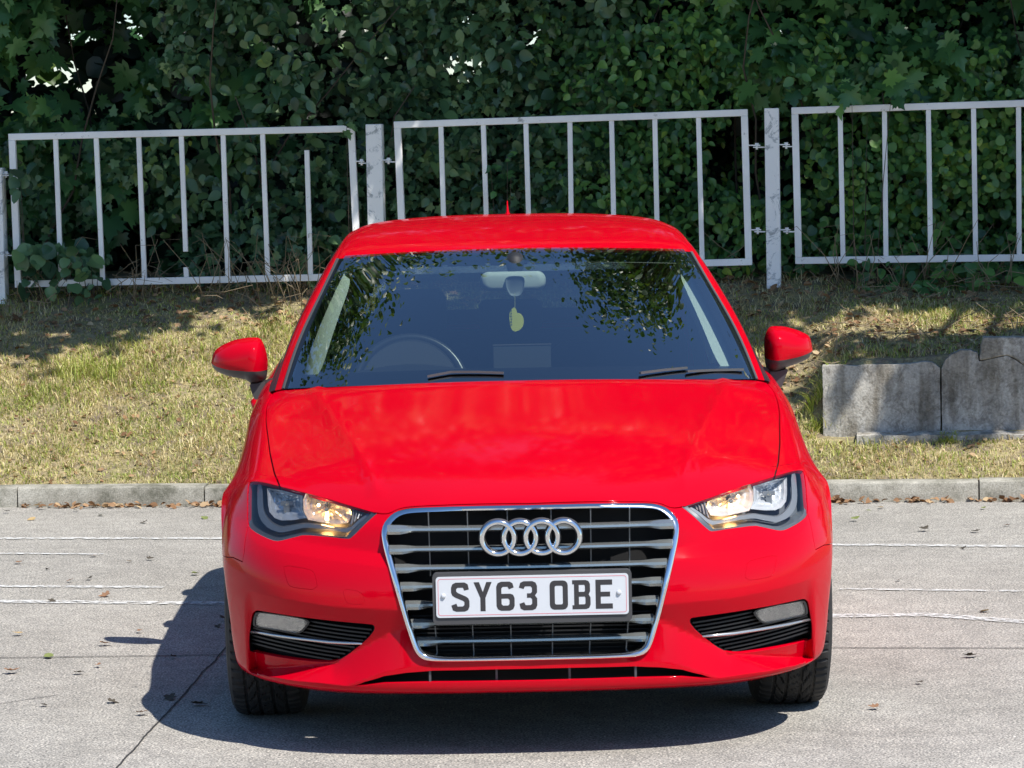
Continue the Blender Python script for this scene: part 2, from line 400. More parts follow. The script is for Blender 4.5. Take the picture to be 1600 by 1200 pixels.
# character lines of the bumper, as small depth changes of the skin
def _line(px):
    q = hits(px); P = BODY(q); o = np.argsort(P[:, 0]); return P[o][:, [0, 2]], q
LA, qA = _line([(389, 838), (402, 850), (420, 857), (440, 862), (495, 872), (560, 881), (600, 886.5)])
LB, qB = _line([(389, 922), (404, 927), (418, 930), (460, 939), (518, 947.5), (577, 951), (627, 953)])
LC, qC = _line([(400, 1051.5), (432, 1050.5), (465, 1047), (493, 1043), (522, 1040.5), (544, 1026), (581, 1005), (629, 978)])
def xy_st(x, y, s0):
    q = np.array([s0, 2.5])
    for _ in range(30):
        S, A, B = BODY(q[None], True); J = np.stack([A[0][:2], B[0][:2]], 1); q = q+np.clip(np.linalg.lstsq(J, np.array([x, y])-S[0][:2], rcond=1e-6)[0], -.4, .4); q[0] = np.clip(q[0], 13.8, SC+.3); q[1] = np.clip(q[1], 0, 8)
    return q
LD, qD = _line([(384, 1045), (397, 1051.5), (451, 1062), (500, 1067), (545, 1072), (560, 1066), (600, 1050), (645, 1042)])
XB = np.array([(.405, .12), (.445, .35), (.50, .6), (.565, .9), (.63, 1.22)])
def crease(P):
    x, z = np.abs(P[:, 0]), P[:, 2]; f = lambda L: np.interp(x, L[:, 0], L[:, 1])
    zA, zB, zC, zD = f(LA), f(LB), f(LC), f(LD); zC = np.minimum(zC, zB-.004); zD = np.minimum(zD, zC-.006)
    front = P[:, 1] < .75
    wx = sstep0((x-.20)/.10)*(1-sstep0((x-.772)/.030)); k = .34
    hC = k*(zB-zC)
    rec = np.where(z >= zC, k*np.clip(zB-z, 0, None), hC*np.clip((z-zD)/(zC-zD), 0, 1))*wx
    wa = sstep0((x-.25)/.1)*(1-sstep0((x-.80)/.06)); t = z-zA
    tent = np.where(t < 0, 0, np.where(t < .035, t*.26, np.clip(.0091*(1-(t-.035)/.07), 0, None)))*wa
    # bonnet crease: a soft ridge line running from the cowl to the grille corner
    y = P[:, 1]; xb = np.interp(y, XB[:, 1], XB[:, 0]); bz = np.clip(1-np.abs(x-xb)/.028, 0, 1)*.0060*sstep0((y-.12)/.15)*(z > .70)
    bz = bz-.011*np.clip((x-xb)/.075, 0, 1)*sstep0((.79-x)/.10)*sstep0((y-.42)/.25)*(1-sstep0((y-1.05)/.2))*(z > .74)
    return np.where(front, rec+tent, 0), bz
def sstep0(t): t = np.clip(t, 0, 1); return t*t*(3-2*t)
qX = np.array([xy_st(x, y, 14+(y-.1)*3) for x, y in zip(np.interp(np.linspace(.16, 1.18, 14), XB[:, 1], XB[:, 0]), np.linspace(.16, 1.18, 14))])
def skin(st):
    P = BODY(st); dy, dz = crease(P); P = P.copy(); P[:, 1] += dy; P[:, 2] += dz; return P
def skin_normal(st):
    st = np.asarray(st, float); e = .03
    a1, a0 = st.copy(), st.copy(); a1[:, 0] = np.minimum(a1[:, 0]+e, NS); a0[:, 0] = np.maximum(a0[:, 0]-e, 0)
    b1, b0 = st.copy(), st.copy(); b1[:, 1] = np.minimum(b1[:, 1]+e, 8); b0[:, 1] = np.maximum(b0[:, 1]-e, 0)
    A = skin(a1)-skin(a0); B = skin(b1)-skin(b0); n = np.cross(B, A); n /= np.linalg.norm(n, axis=1)[:, None]+1e-12; P = skin(st); n[np.abs(P[:, 0]) < 1e-5, 0] = 0
    return P, n/(np.linalg.norm(n, axis=1)[:, None]+1e-12)
qHL, qFOG = densify(smooth_loop(hits(HL), 1, amt=.2), .12, True), densify(smooth_loop(hits(FOG), 1, amt=.2), .12, True)
qGR = densify(ext0(hits(GRo)), .12); qSL = densify(ext0(hits(SLOT)), .12)
def widen(q, w, closed=False):
    q = np.asarray(q, float); S, A, B = BODY(q, True); n = np.cross(B, A); n /= np.linalg.norm(n, axis=1)[:, None]
    T = (np.roll(S, -1, 0)-np.roll(S, 1, 0)) if closed else np.gradient(S, axis=0)
    L = np.cross(n, T); L /= np.linalg.norm(L, axis=1)[:, None]+1e-12; D = np.zeros_like(q)
    for i in range(len(q)): D[i] = np.linalg.lstsq(np.stack([A[i], B[i]], 1), L[i]*w, rcond=1e-5)[0]
    return q+D, q-D
gaps = []                                                         # (kind, polygon(s), sides)
def gap_line(q, w=.0021, step=.12, sides=(1, -1)):
    q = densify(q, step); a, b = widen(q, w); gaps.append(([np.concatenate([a, b[::-1]])], sides))
def gap_ring(q, w=.0009, sides=(1, -1)):
    q = densify(smooth_loop(q, 1, amt=.22), .08, True); a, b = widen(q, w, True); gaps.append(([a, b], sides))
q = smooth_loop(hits([(830, 786.6), (720, 788.3), (640, 791), (622, 795), (609, 802), (598, 803), (587, 801), (572, 801)]), 2, closed=False); q[0, 1] = -.05
gap_line(q, .0026, .06)
q = hits([(438, 768), (436.5, 759), (428, 735), (421.5, 705), (417.5, 675), (415.5, 645), (418.5, 628), (427, 613), (441, 602)])
q[-1] = (SC+.02, q[-1, 1]); gap_line(q, .0029)
q = hits([(349.5, 863), (364, 871), (379, 878), (381.5, 862), (384, 838), (387, 822), (396, 812)]); q[0, 1] = 8.03; gap_line(q, .0019)
def z4(pts): return [(x/4.284+320, y/4.284+860) for x, y in pts]
gap_ring(hits(z4([(525, 95), (700, 125), (735, 150), (757, 265), (600, 250), (560, 235), (535, 160)])))
gap_ring(hits(z4([(922, 255), (1050, 275), (1078, 362), (965, 360), (940, 335)])), .0007, (-1,))
def yz(y, z, s0):                                                 # surface parameters of a point on the flank
    q = np.array([s0, 6.8])
    for _ in range(30):
        S, A, B = BODY(q[None], True); J = np.stack([A[0][1:], B[0][1:]], 1)
        q = q+np.clip(np.linalg.lstsq(J, np.array([y, z])-S[0][1:], rcond=1e-6)[0], -.4, .4); q[0] = np.clip(q[0], 0, NS); q[1] = np.clip(q[1], 4.6, 8)
    return q
for pts, s0 in (([(1.50, .895), (1.50, .6), (1.50, .40), (1.56, .22)], SC+.5), ([(2.55, .91), (2.55, .6), (2.55, .22)], SC+2.5),
                ([(3.36, .93), (3.38, .82), (3.28, .72), (3.13, .55), (3.06, .22)], SC+5)):
    q = np.array([yz(y, z, s0) for y, z in pts]); q[0, 1] = 4.45; q[-1, 1] = 8.03; gap_line(q, .0022)
gap_line(np.array([yz(y, .24, SC+1) for y in (1.5, 2.0, 2.55, 3.06)]), .002)

def in_loops(C, loops):
    r = np.zeros(len(C), bool)
    for l in loops: r ^= pip(C, l)
    return r
def half(side):
    ss = np.unique(np.round(np.concatenate([np.arange(0, SC+.01, .125), np.arange(SC, NS+.01, .2)]), 4)); ts = np.arange(0, 8.01, .125)
    G = np.array([(a, b) for a in ss for b in ts])
    loops = [qHL, qFOG]; flags = [True, True]
    op = [qGR, qSL]; allc = [qHL, qFOG, qGR, qSL]
    for gl, sides in gaps:
        if side in sides:
            for l in gl: loops.append(l); flags.append(True); allc.append(l)
    B = np.concatenate(allc); keep = np.ones(len(G), bool)
    bnd = (G[:, 0] < 1e-6) | (G[:, 0] > NS-1e-6) | (G[:, 1] < 1e-6) | (G[:, 1] > 8-1e-6)
    for b in B: keep &= (np.abs(G[:, 0]-b[0]) > .05) | (np.abs(G[:, 1]-b[1]) > .05)
    G = G[keep | bnd]
    ded = np.array([(SC, 0.), (SC, 4.5), (NS-4.5, 4.5)])
    loops += [qGR, qSL, np.array([(0, 0), (NS, 0), (NS, 8), (0, 8)], float), densify([(SC, -.01), (SC, 4.5), (NS-4, 4.5), (NS-4, -.01)], .125)]
    flags += [False, False, True, False]
    for q in (qA, qB, qC, qD, qX): loops.append(densify(smooth_loop(q, 1, closed=False), .08)); flags.append(False)
    V, T = cdt(G, loops, flags)
    C = V[T].mean(1); T = T[(C[:, 1] > 0) & (C[:, 1] < 8) & (C[:, 0] > 0) & (C[:, 0] < NS)]; C = V[T].mean(1)
    V[:, 1] = np.where(np.abs(V[:, 1]) < 1e-4, 0, V[:, 1])
    kind = np.zeros(len(T), int)                                  # 0 panel 1 hole 2 lens 3 gap
    for gl, sides in gaps:
        if side in sides: kind[in_loops(C, gl)] = 3
    kind[pip(C, qHL)] = 2; kind[pip(C, qFOG) | pip(C, qGR) | pip(C, qSL)] = 1
    kind[(C[:, 0] > SC) & (C[:, 0] < NS-4) & (C[:, 1] < 4.5)] = 1
    # one winding in the parameter plane
    a, b, c = V[T[:, 0]], V[T[:, 1]], V[T[:, 2]]
    neg = ((b-a)[:, 0]*(c-a)[:, 1]-(b-a)[:, 1]*(c-a)[:, 0]) > 0
    T[neg] = T[neg][:, ::-1]
    P, n = skin_normal(V); w = np.array([side, 1, 1])
    if side < 0: T = T[:, ::-1]
    return V, P*w, n*w, T, kind
HV = {s: half(s) for s in (1, -1)}

def components(T, nv):
    par = np.arange(nv)
    def find(a):
        while par[a] != a: par[a] = par[par[a]]; a = par[a]
        return a
    for t in T:
        a = find(t[0])
        for k in t[1:]:
            b = find(k)
            if a != b: par[b] = a
    return np.array([find(t[0]) for t in T])
# weld halves
allV = np.concatenate([HV[1][1], HV[-1][1]]); allN = np.concatenate([HV[1][2], HV[-1][2]]); off = len(HV[1][1])
allT = np.concatenate([HV[1][3], HV[-1][3]+off]); allK = np.concatenate([HV[1][4], HV[-1][4]])
key = {}; rem = np.arange(len(allV))
for i in range(len(allV)):
    if abs(allV[i, 0]) < 1e-5:
        k = tuple(np.round(allV[i], 4)); rem[i] = key.setdefault(k, i)
allT = rem[allT]; allN[np.abs(allV[:, 0]) < 1e-5, 0] = 0
# connect panels by shared edges only
pan = allT[allK == 0]; emap = {}; fpar = list(range(len(pan)))
def ff(a):
    while fpar[a] != a: fpar[a] = fpar[fpar[a]]; a = fpar[a]
    return a
for fi, t in enumerate(pan):
    for i in range(3):
        e = tuple(sorted((int(t[i]), int(t[(i+1) % 3]))))
        if e in emap: fpar[ff(fi)] = ff(emap[e])
        else: emap[e] = fi
fc = np.array([ff(i) for i in range(len(pan))]); cen = allV[pan].mean(1)
def panel_mesh(name, T, matr, parent, depth=.014):
    used = np.unique(T); mp = {int(v): i for i, v in enumerate(used)}; V = [allV[v] for v in used]; Nn = [allN[v] for v in used]
    faces = [tuple(mp[int(i)] for i in t) for t in T]
    es = {}
    for t in faces:
        for i in range(3): es[(t[i], t[(i+1) % 3])] = 1
    be = [(a, b) for (a, b) in es if (b, a) not in es]
    outd = {}
    for a, b in be:
        T_ = V[b]-V[a]
        for k in (a, b): outd.setdefault(k, np.zeros(3)); outd[k] = outd[k]+np.cross(T_, Nn[k])
    r1, r2 = {}, {}
    for k, o in outd.items():
        o = o/(np.linalg.norm(o)+1e-12)
        r1[k] = len(V); V.append(V[k]-Nn[k]*.0012+o*.0009); Nn.append(Nn[k]*.35+o)
        r2[k] = len(V); V.append(V[k]-Nn[k]*depth+o*.0009); Nn.append(o)
    for a, b in be: faces += [(b, a, r1[a], r1[b]), (r1[b], r1[a], r2[a], r2[b])]
    Nn = np.array(Nn); Nn /= np.linalg.norm(Nn, axis=1)[:, None]
    return mesh_obj(name, V, faces, matr, parent, normals=Nn)

# ================================================================== CAR
car = empty('hatchback_car', (0, 2.1, 0))
tag(car, 'bright red hatchback parked facing the viewer with sidelights on', 'car')
car_parts = []
_link = mesh_obj
def cp(o): car_parts.append(o); return o
seeds = {'bonnet': [(0, .8, .89)], 'front_bumper': [(0, .01, .20)], 'washer_cover': [tuple(hit3(471, 903)*np.array([k, 1, 1])) for k in (1, -1)], 'towing_eye_cover': [tuple(hit3(553, 933)*np.array([-1, 1, 1]))], 'front_wing': [(.86, 1.1, .73), (-.86, 1.1, .73)],
         'front_door': [(.87, 2.0, .6), (-.87, 2.0, .6)], 'rear_door': [(.87, 2.8, .6), (-.87, 2.8, .6)]}
taken = set(); PAN = []
for nm, pts in seeds.items():
    for p in pts:
        fi = int(np.argmin(np.sum((cen-np.array(p))**2, 1))); c = fc[fi]
        if c in taken: print('PANEL MERGED', nm, p); continue
        taken.add(c); PAN.append((nm, pan[fc == c]))
rest = np.array([c not in taken for c in fc])
for nm, T in PAN: cp(panel_mesh(nm, T, M['paint'], None))
lab = sorted({c for c in fc if c not in taken}, key=lambda c: -np.sum(fc == c))
for k, c in enumerate(lab):
    if np.sum(fc == c) >= 12: cp(panel_mesh('body_shell' if k == 0 else 'body_panel', pan[fc == c], M['paint'], None)); print('rest', np.sum(fc == c), cen[fc == c].mean(0))
# dark strips at the bottom of the shut lines
gT = allT[allK == 3]; used = np.unique(gT); mp = {int(v): i for i, v in enumerate(used)}
cp(mesh_obj('panel_gap', [allV[v]-allN[v]*.009 for v in used], [tuple(mp[int(i)] for i in t) for t in gT], M['gap']))
print('panels', [(n, len(t)) for n, t in PAN], int(rest.sum()))

# ---- greenhouse
GH = [
 [(0, 1.15, .946), (.25, 1.18, .943), (.5, 1.27, .936), (.710, 1.405, .924), (.742, 1.45, .920), (.766, 1.48, .915), (.785, 1.50, .908), (.800, 1.52, .895)],
 [(0, 1.47, 1.090), (.235, 1.49, 1.086), (.465, 1.55, 1.076), (.670, 1.66, 1.060), (.702, 1.70, 1.058), (.731, 1.735, 1.048), (.765, 1.77, .985), (.806, 1.79, .905)],
 [(0, 1.76, 1.213), (.215, 1.78, 1.209), (.425, 1.835, 1.199), (.616, 1.92, 1.187), (.645, 1.955, 1.184), (.681, 1.995, 1.172), (.745, 2.04, 1.05), (.811, 2.06, .913)],
 [(0, 2.045, 1.326), (.20, 2.058, 1.323), (.395, 2.10, 1.316), (.560, 2.15, 1.307), (.592, 2.19, 1.304), (.622, 2.24, 1.288), (.718, 2.30, 1.12), (.816, 2.34, .92)],
 [(0, 2.22, 1.362), (.20, 2.23, 1.360), (.385, 2.25, 1.354), (.545, 2.29, 1.343), (.582, 2.33, 1.333), (.612, 2.38, 1.308), (.715, 2.43, 1.13), (.817, 2.47, .923)],
 [(0, 2.50, 1.398), (.195, 2.50, 1.397), (.37, 2.51, 1.391), (.525, 2.53, 1.378), (.570, 2.56, 1.362), (.602, 2.59, 1.330), (.708, 2.62, 1.14), (.818, 2.65, .928)],
 [(0, 2.95, 1.419), (.19, 2.95, 1.418), (.36, 2.95, 1.411), (.505, 2.96, 1.396), (.555, 2.97, 1.376), (.590, 2.98, 1.340), (.700, 2.99, 1.145), (.816, 3.0, .936)],
 [(0, 3.40, 1.412), (.185, 3.40, 1.411), (.35, 3.40, 1.403), (.485, 3.40, 1.387), (.538, 3.40, 1.364), (.574, 3.40, 1.328), (.685, 3.40, 1.14), (.806, 3.40, .945)],
 [(0, 3.80, 1.378), (.18, 3.80, 1.377), (.345, 3.79, 1.368), (.475, 3.76, 1.350), (.525, 3.73, 1.330), (.560, 3.70, 1.290), (.660, 3.70, 1.13), (.780, 3.72, .955)],
 [(0, 3.90, 1.345), (.18, 3.895, 1.343), (.345, 3.88, 1.335), (.48, 3.85, 1.315), (.53, 3.81, 1.293), (.57, 3.77, 1.26), (.66, 3.76, 1.12), (.768, 3.78, .957)],
 [(0, 4.06, 1.13), (.20, 4.055, 1.13), (.39, 4.03, 1.128), (.56, 3.98, 1.12), (.625, 3.93, 1.11), (.66, 3.89, 1.09), (.70, 3.87, 1.03), (.75, 3.87, .955)],
 [(0, 4.15, .975), (.2, 4.145, .975), (.4, 4.12, .975), (.56, 4.07, .975), (.64, 4.01, .975), (.68, 3.97, .97), (.70, 3.95, .965), (.73, 3.93, .955)]]
GS = Surf(GH, its=2, itt=3)
# the windscreen itself is one fair pane: a low-order fit, so that reflections in it run smoothly
_q = np.array([(a, b) for a in np.linspace(0, 3, 31) for b in np.linspace(0, 3, 31)]); _qp = GS(_q)
def _pb(st, odd):
    a, b = st[:, 0]/3, st[:, 1]/3; e = [b, b**3] if odd else [np.ones_like(b), b**2, b**4]
    return np.stack([x*y for x in (np.ones_like(a), a, a**2) for y in e], 1)
_cx, _cy, _cz = [np.linalg.lstsq(_pb(_q, o), _qp[:, k], rcond=None)[0] for k, o in ((0, True), (1, False), (2, False))]
class Pane:
    def __call__(s, st): st = np.atleast_2d(np.asarray(st, float)); return np.stack([_pb(st, True)@_cx, _pb(st, False)@_cy, _pb(st, False)@_cz], 1)
    def normal(s, st):
        st = np.atleast_2d(np.asarray(st, float)); e = .01; A = s(st+[e, 0])-s(st-[e, 0]); B = s(st+[0, e])-s(st-[0, e]); n = np.cross(B, A); return s(st), n/np.linalg.norm(n, axis=1)[:, None]
PANE = Pane()
def gpatch(name, s0, s1, t0, t1, matr, parent=None, sides=(1, -1), off=0., ds=.1, dt=.125, back=None, weld=True, surf=None):
    ns, nt_ = max(1, int(round((s1-s0)/ds))), max(1, int(round((t1-t0)/dt)))
    st = np.array([(a, b) for a in np.linspace(s0, s1, ns+1) for b in np.linspace(t0, t1, nt_+1)])
    P, n = (surf or GS).normal(st); P = P+n*off
    def quad(i, j): k = nt_+1; return [i*k+j, i*k+j+1, (i+1)*k+j+1, (i+1)*k+j]
    out = []
    if t0 == 0:
        V, Nn, Fc = [], [], []
        for sx in (1, -1):
            o = len(V); w = np.array([sx, 1, 1]); V += list(P*w); Nn += list(n*w)
            for i in range(ns):
                for j in range(nt_):
                    q = [o+x for x in quad(i, j)]; Fc.append(tuple(q if sx > 0 else q[::-1]))
        k = nt_+1; N0 = (ns+1)*k; rm = {N0+i*k: i*k for i in range(ns+1)}
        Fc = [tuple(rm.get(x, x) for x in f) for f in Fc]
        out.append(_mk(name, V, Fc, matr, parent, Nn, back))
    else:
        for sx in sides:
            w = np.array([sx, 1, 1]); Fc = [tuple(quad(i, j) if sx > 0 else quad(i, j)[::-1]) for i in range(ns) for j in range(nt_)]
            out.append(_mk(name, list(P*w), Fc, matr, parent, list(n*w), back))
    return out
def _mk(name, V, Fc, matr, parent, Nn, back):
    if back:                                                      # give the sheet a thickness
        es = {}; n0 = len(V)
        for f in Fc:
            for i in range(len(f)): es[(f[i], f[(i+1) % len(f)])] = 1
        V2 = [v-np.array(n)*back for v, n in zip(V, Nn)]
        F2 = [tuple(x+n0 for x in f[::-1]) for f in Fc]
        Nn2 = [-np.array(n) for n in Nn]; V = list(V)+V2; Nn = list(Nn)+Nn2; Fc = list(Fc)+F2
        for (a, b) in es:
            if (b, a) not in es:
                k = len(V); V += [V[a], V[b], V[b+n0], V[a+n0]]
                e = np.cross(np.array(V[b])-np.array(V[a]), Nn[a]); e = e/(np.linalg.norm(e)+1e-12)
                Nn += [e]*4; Fc.append((k+1, k, k+3, k+2))
    return mesh_obj(name, V, Fc, matr, parent, normals=Nn)
HS = 3.0
for o in gpatch('windscreen', 0, HS, 0, 3.0, M['windscreen'], off=.002, surf=PANE): cp(o)
for o in gpatch('windscreen_seal', .0, HS-.02, 3.40, 3.82, M['rubber'], off=.004, back=.012): cp(o)
for o in gpatch('windscreen_seal', .0, HS-.02, 3.0, 3.42, M['black_gloss'], off=.001, back=.008): cp(o)
for o in gpatch('windscreen_seal', .0, HS-.02, 3.8, 4.05, M['gap'], off=-.003): cp(o)
for o in gpatch('roof', HS, 9, 0, 5.2, M['paint'], back=.008): cp(o)
for o in gpatch('windscreen_pillar', 0, HS, 4.05, 5.2, M['paint'], back=.008): cp(o)
for o in gpatch('window_seal', .8, 9, 5.2, 5.42, M['black'], back=.006, off=.001): cp(o)
for o in gpatch('side_window', .8, 8.2, 5.42, 6.86, M['sideglass'], off=-.003): cp(o)
for o in gpatch('window_seal', 0, 9.2, 6.86, 7, M['black'], back=.006, off=.001): cp(o)
for o in gpatch('mirror_base', 0, .8, 5.2, 6.86, M['black'], back=.004, off=.001): cp(o)
for o in gpatch('door_pillar', 5.15, 5.55, 5.42, 6.86, M['black'], back=.004, off=.0015): cp(o)
for o in gpatch('rear_pillar', 8.2, 11, 5.2, 7, M['paint'], back=.008): cp(o)
for o in gpatch('rear_window', 9.3, 10.8, 0, 3.6, M['sideglass'], off=-.002): cp(o)
for o in gpatch('tailgate', 9, 9.3, 0, 5.2, M['paint'], back=.008): cp(o)
for o in gpatch('tailgate', 10.8, 11, 0, 5.2, M['paint'], back=.008): cp(o)
for o in gpatch('rear_pillar', 9.3, 10.8, 3.6, 5.2, M['paint'], back=.008): cp(o)
# black ceramic border under the windscreen edge
for o in gpatch('glass_border', .02, HS-.05, 2.86, 3.0, M['black_gloss'], off=-.001, surf=PANE): cp(o)
for o in gpatch('glass_border', HS-.14, HS, 0, 3.0, M['black_gloss'], off=-.002, surf=PANE): cp(o)
for o in gpatch('glass_border', 0, .28, 0, 2.86, M['black_gloss'], off=-.002, surf=PANE): cp(o)
for o in gpatch('headliner', HS-.12, 8.8, 0, 5.1, M['headliner'], off=-.035): cp(o)
for sx in (1, -1):                                                # rounded pale covers inside the windscreen pillars
    ks = np.linspace(0, 1, 25); V = []; Fc = []
    for k in ks:
        s_ = .30+(HS-.52)*k; hw = .25*max(0., 1-abs(2*k-1)**7)**.5*(1-.25*k)+.004; tc_ = 2.95+.02*k
        for j in range(5):
            P_, n_p = PANE.normal([[s_, tc_+hw*(j-2)/2]]); q = P_[0]-n_p[0]*(.030+.012*abs(j-2)/2); V.append((sx*q[0], q[1], q[2]))
    for i in range(24):
        for j in range(4): Fc.append((i*5+j, i*5+j+1, i*5+j+6, i*5+j+5) if sx > 0 else (i*5+j+5, i*5+j+6, i*5+j+1, i*5+j))
    cp(mesh_obj('pillar_trim', V, Fc, M['trim'], None, smooth=True))
for o in gpatch('tailgate_trim', 9.1, 9.45, 0, 5.0, M['dash'], off=-.03): cp(o)
for o in gpatch('tailgate_trim', 10.5, 11, 0, 5.0, M['dash'], off=-.03): cp(o)
for o in gpatch('door_pillar', 5.0, 5.7, 5.0, 6.9, M['trim'], off=-.05, back=.02): cp(o)

# ---- grille frame
def frame_ring():
    def surfpts(pxs):
        q = hits(pxs); q[0, 1] = q[-1, 1] = 0; P = BODY(q); return P
    O, I = surfpts(GRo), surfpts(GRi)
    def full(P):                                                  # closed loop round both sides
        P = densify(smooth_loop(P, 2, closed=False, amt=.2), .02); P[0, 0] = P[-1, 0] = 0
        return P
    O = full(O)
    # resample inner to the same count by arc length
    def rs(P, n):
        d = np.concatenate([[0], np.cumsum(np.linalg.norm(np.diff(P, axis=0), axis=1))]); t = np.linspace(0, d[-1], n)
        return np.stack([np.interp(t, d, P[:, k]) for k in range(3)], 1)
    n = 90; O = rs(O, n); I = rs(full(I), n)
    O2 = np.concatenate([O, (O*np.array([-1, 1, 1]))[::-1][1:-1]]); I2 = np.concatenate([I, (I*np.array([-1, 1, 1]))[::-1][1:-1]])
    m = len(O2); prof = [(0, .010), (0, -.004), (.12, -.009), (.5, -.012), (.82, -.009), (1, -.002), (1.06, .05)]
    V = []
    for k in range(m):
        for a, y in prof: V.append(O2[k]*(1-a)+I2[k]*a+np.array([0, y, 0]))
    p = len(prof); Fc = [(k*p+i, k*p+i+1, ((k+1) % m)*p+i+1, ((k+1) % m)*p+i) for k in range(m) for i in range(p-1)]
    return O, I, mesh_obj('grille_frame', V, Fc, M['chrome'], None, auto=50)
GO, GI, gf = frame_ring()
grille = mesh_obj('grille', [(-.32, .15, .26), (.32, .15, .26), (.40, .15, .60), (.385, .15, .665), (-.385, .15, .665), (-.40, .15, .60)], [(0, 1, 2, 3, 4, 5)], M['well'], None); cp(grille)
gf.parent = grille
def gin(z):                                                       # half width of the opening at a height
    s = GI[(GI[:, 2] > .27)]; o = np.argsort(s[:, 2]); c = s[(s[:, 0] > .28)]; o = np.argsort(c[:, 2])
    return float(np.interp(z, c[o, 2], c[o, 0]))
def zc(v, y=.03): return float(atY(830, v, y)[2])
slats = [zc(v) for v in (825, 856, 885.5, 914, 943, 972, 1000)]
PLZ = .453
for i, z in enumerate(slats):
    hw = gin(z)+.004
    segs = [(-hw, hw)] if not 3 <= i <= 4 else [(-hw, -.255), (.255, hw)]
    for a, b in segs:
        mb = MB()
        xs = np.unique(np.round(np.concatenate([np.linspace(a, b, 13), [x for x in (-hw+.035, -hw+.075, hw-.035, hw-.075) if a < x < b]]), 4)); V = []
        for x in xs:
            e = hw-abs(x); k = min(1, max(0, (.075-e)/.045)); k = k*k*(3-2*k)
            yb = .028+.030*(abs(x)/.4)**2; h = .0078+.0045*k; y0 = yb-.010*k
            V += [(x, y0, z+h*.15+.002), (x, y0+.012, z+h), (x, y0+.045, z+h*.8), (x, y0+.045, z-h*.7), (x, y0+.008-.004*k, z-h), (x, y0-.001, z-h*.35)]
        n = len(xs); Fc = [(k*6+j, (k+1)*6+j, (k+1)*6+(j+1) % 6, k*6+(j+1) % 6) for k in range(n-1) for j in range(6)]+[tuple(range(6)), tuple((n-1)*6+j for j in range(6))[::-1]]
        mb.add(V, Fc)
        mb.build('slat', M['satin'], grille, auto=25)
for xi, u in enumerate((670, 731, 793.5, 862, 924, 985)):
    x = float(atY(u, 850, .05)[0]); mb = MB()
    mb.beam((x, .075, .675), (x*.99, .075, .50), .003, .03, (0, 1, 0)); mb.build('grille_strut', M['satin_dark'], grille); mb = MB(); mb.beam((x*.97+.002, .075, .395), (x*.94, .075, .285), .003, .03, (0, 1, 0)); mb.build('grille_strut', M['satin_dark'], grille)
mb = MB()
for k in range(9): z = .285+.012*k; mb.box(-.33, .33, .115, .13, z, z+.004)
mb.build('grille_mesh', M['black'], grille)
# ring emblem
mb = MB()
ex, ey, ez = float(atY(829.5, 840, -.02)[0]), -.018, float(atY(829.5, 840, -.02)[2])
for k in range(4):
    cx = ex+(k-1.5)*.0590; mb2 = []
    th = np.linspace(0, 2*math.pi, 65)[:-1]
    mb.tube([(cx+.0432*math.cos(a), ey+(.0012 if k % 2 else -.0012)*math.sin(a), ez+.0432*math.sin(a)) for a in th], .0077, 12, closed=True)
mb.build('ring_emblem', M['chrome'], grille, smooth=True)
mb = MB()
for k in range(4): mb.tube([(ex+(k-1.5)*.0590+.0432*math.cos(a), ey+.014, ez+.0432*math.sin(a)) for a in np.linspace(0, 2*math.pi, 49)[:-1]], .0095, 8, closed=True)
mb.build('emblem_backing', M['grey_plastic'], grille, smooth=True)
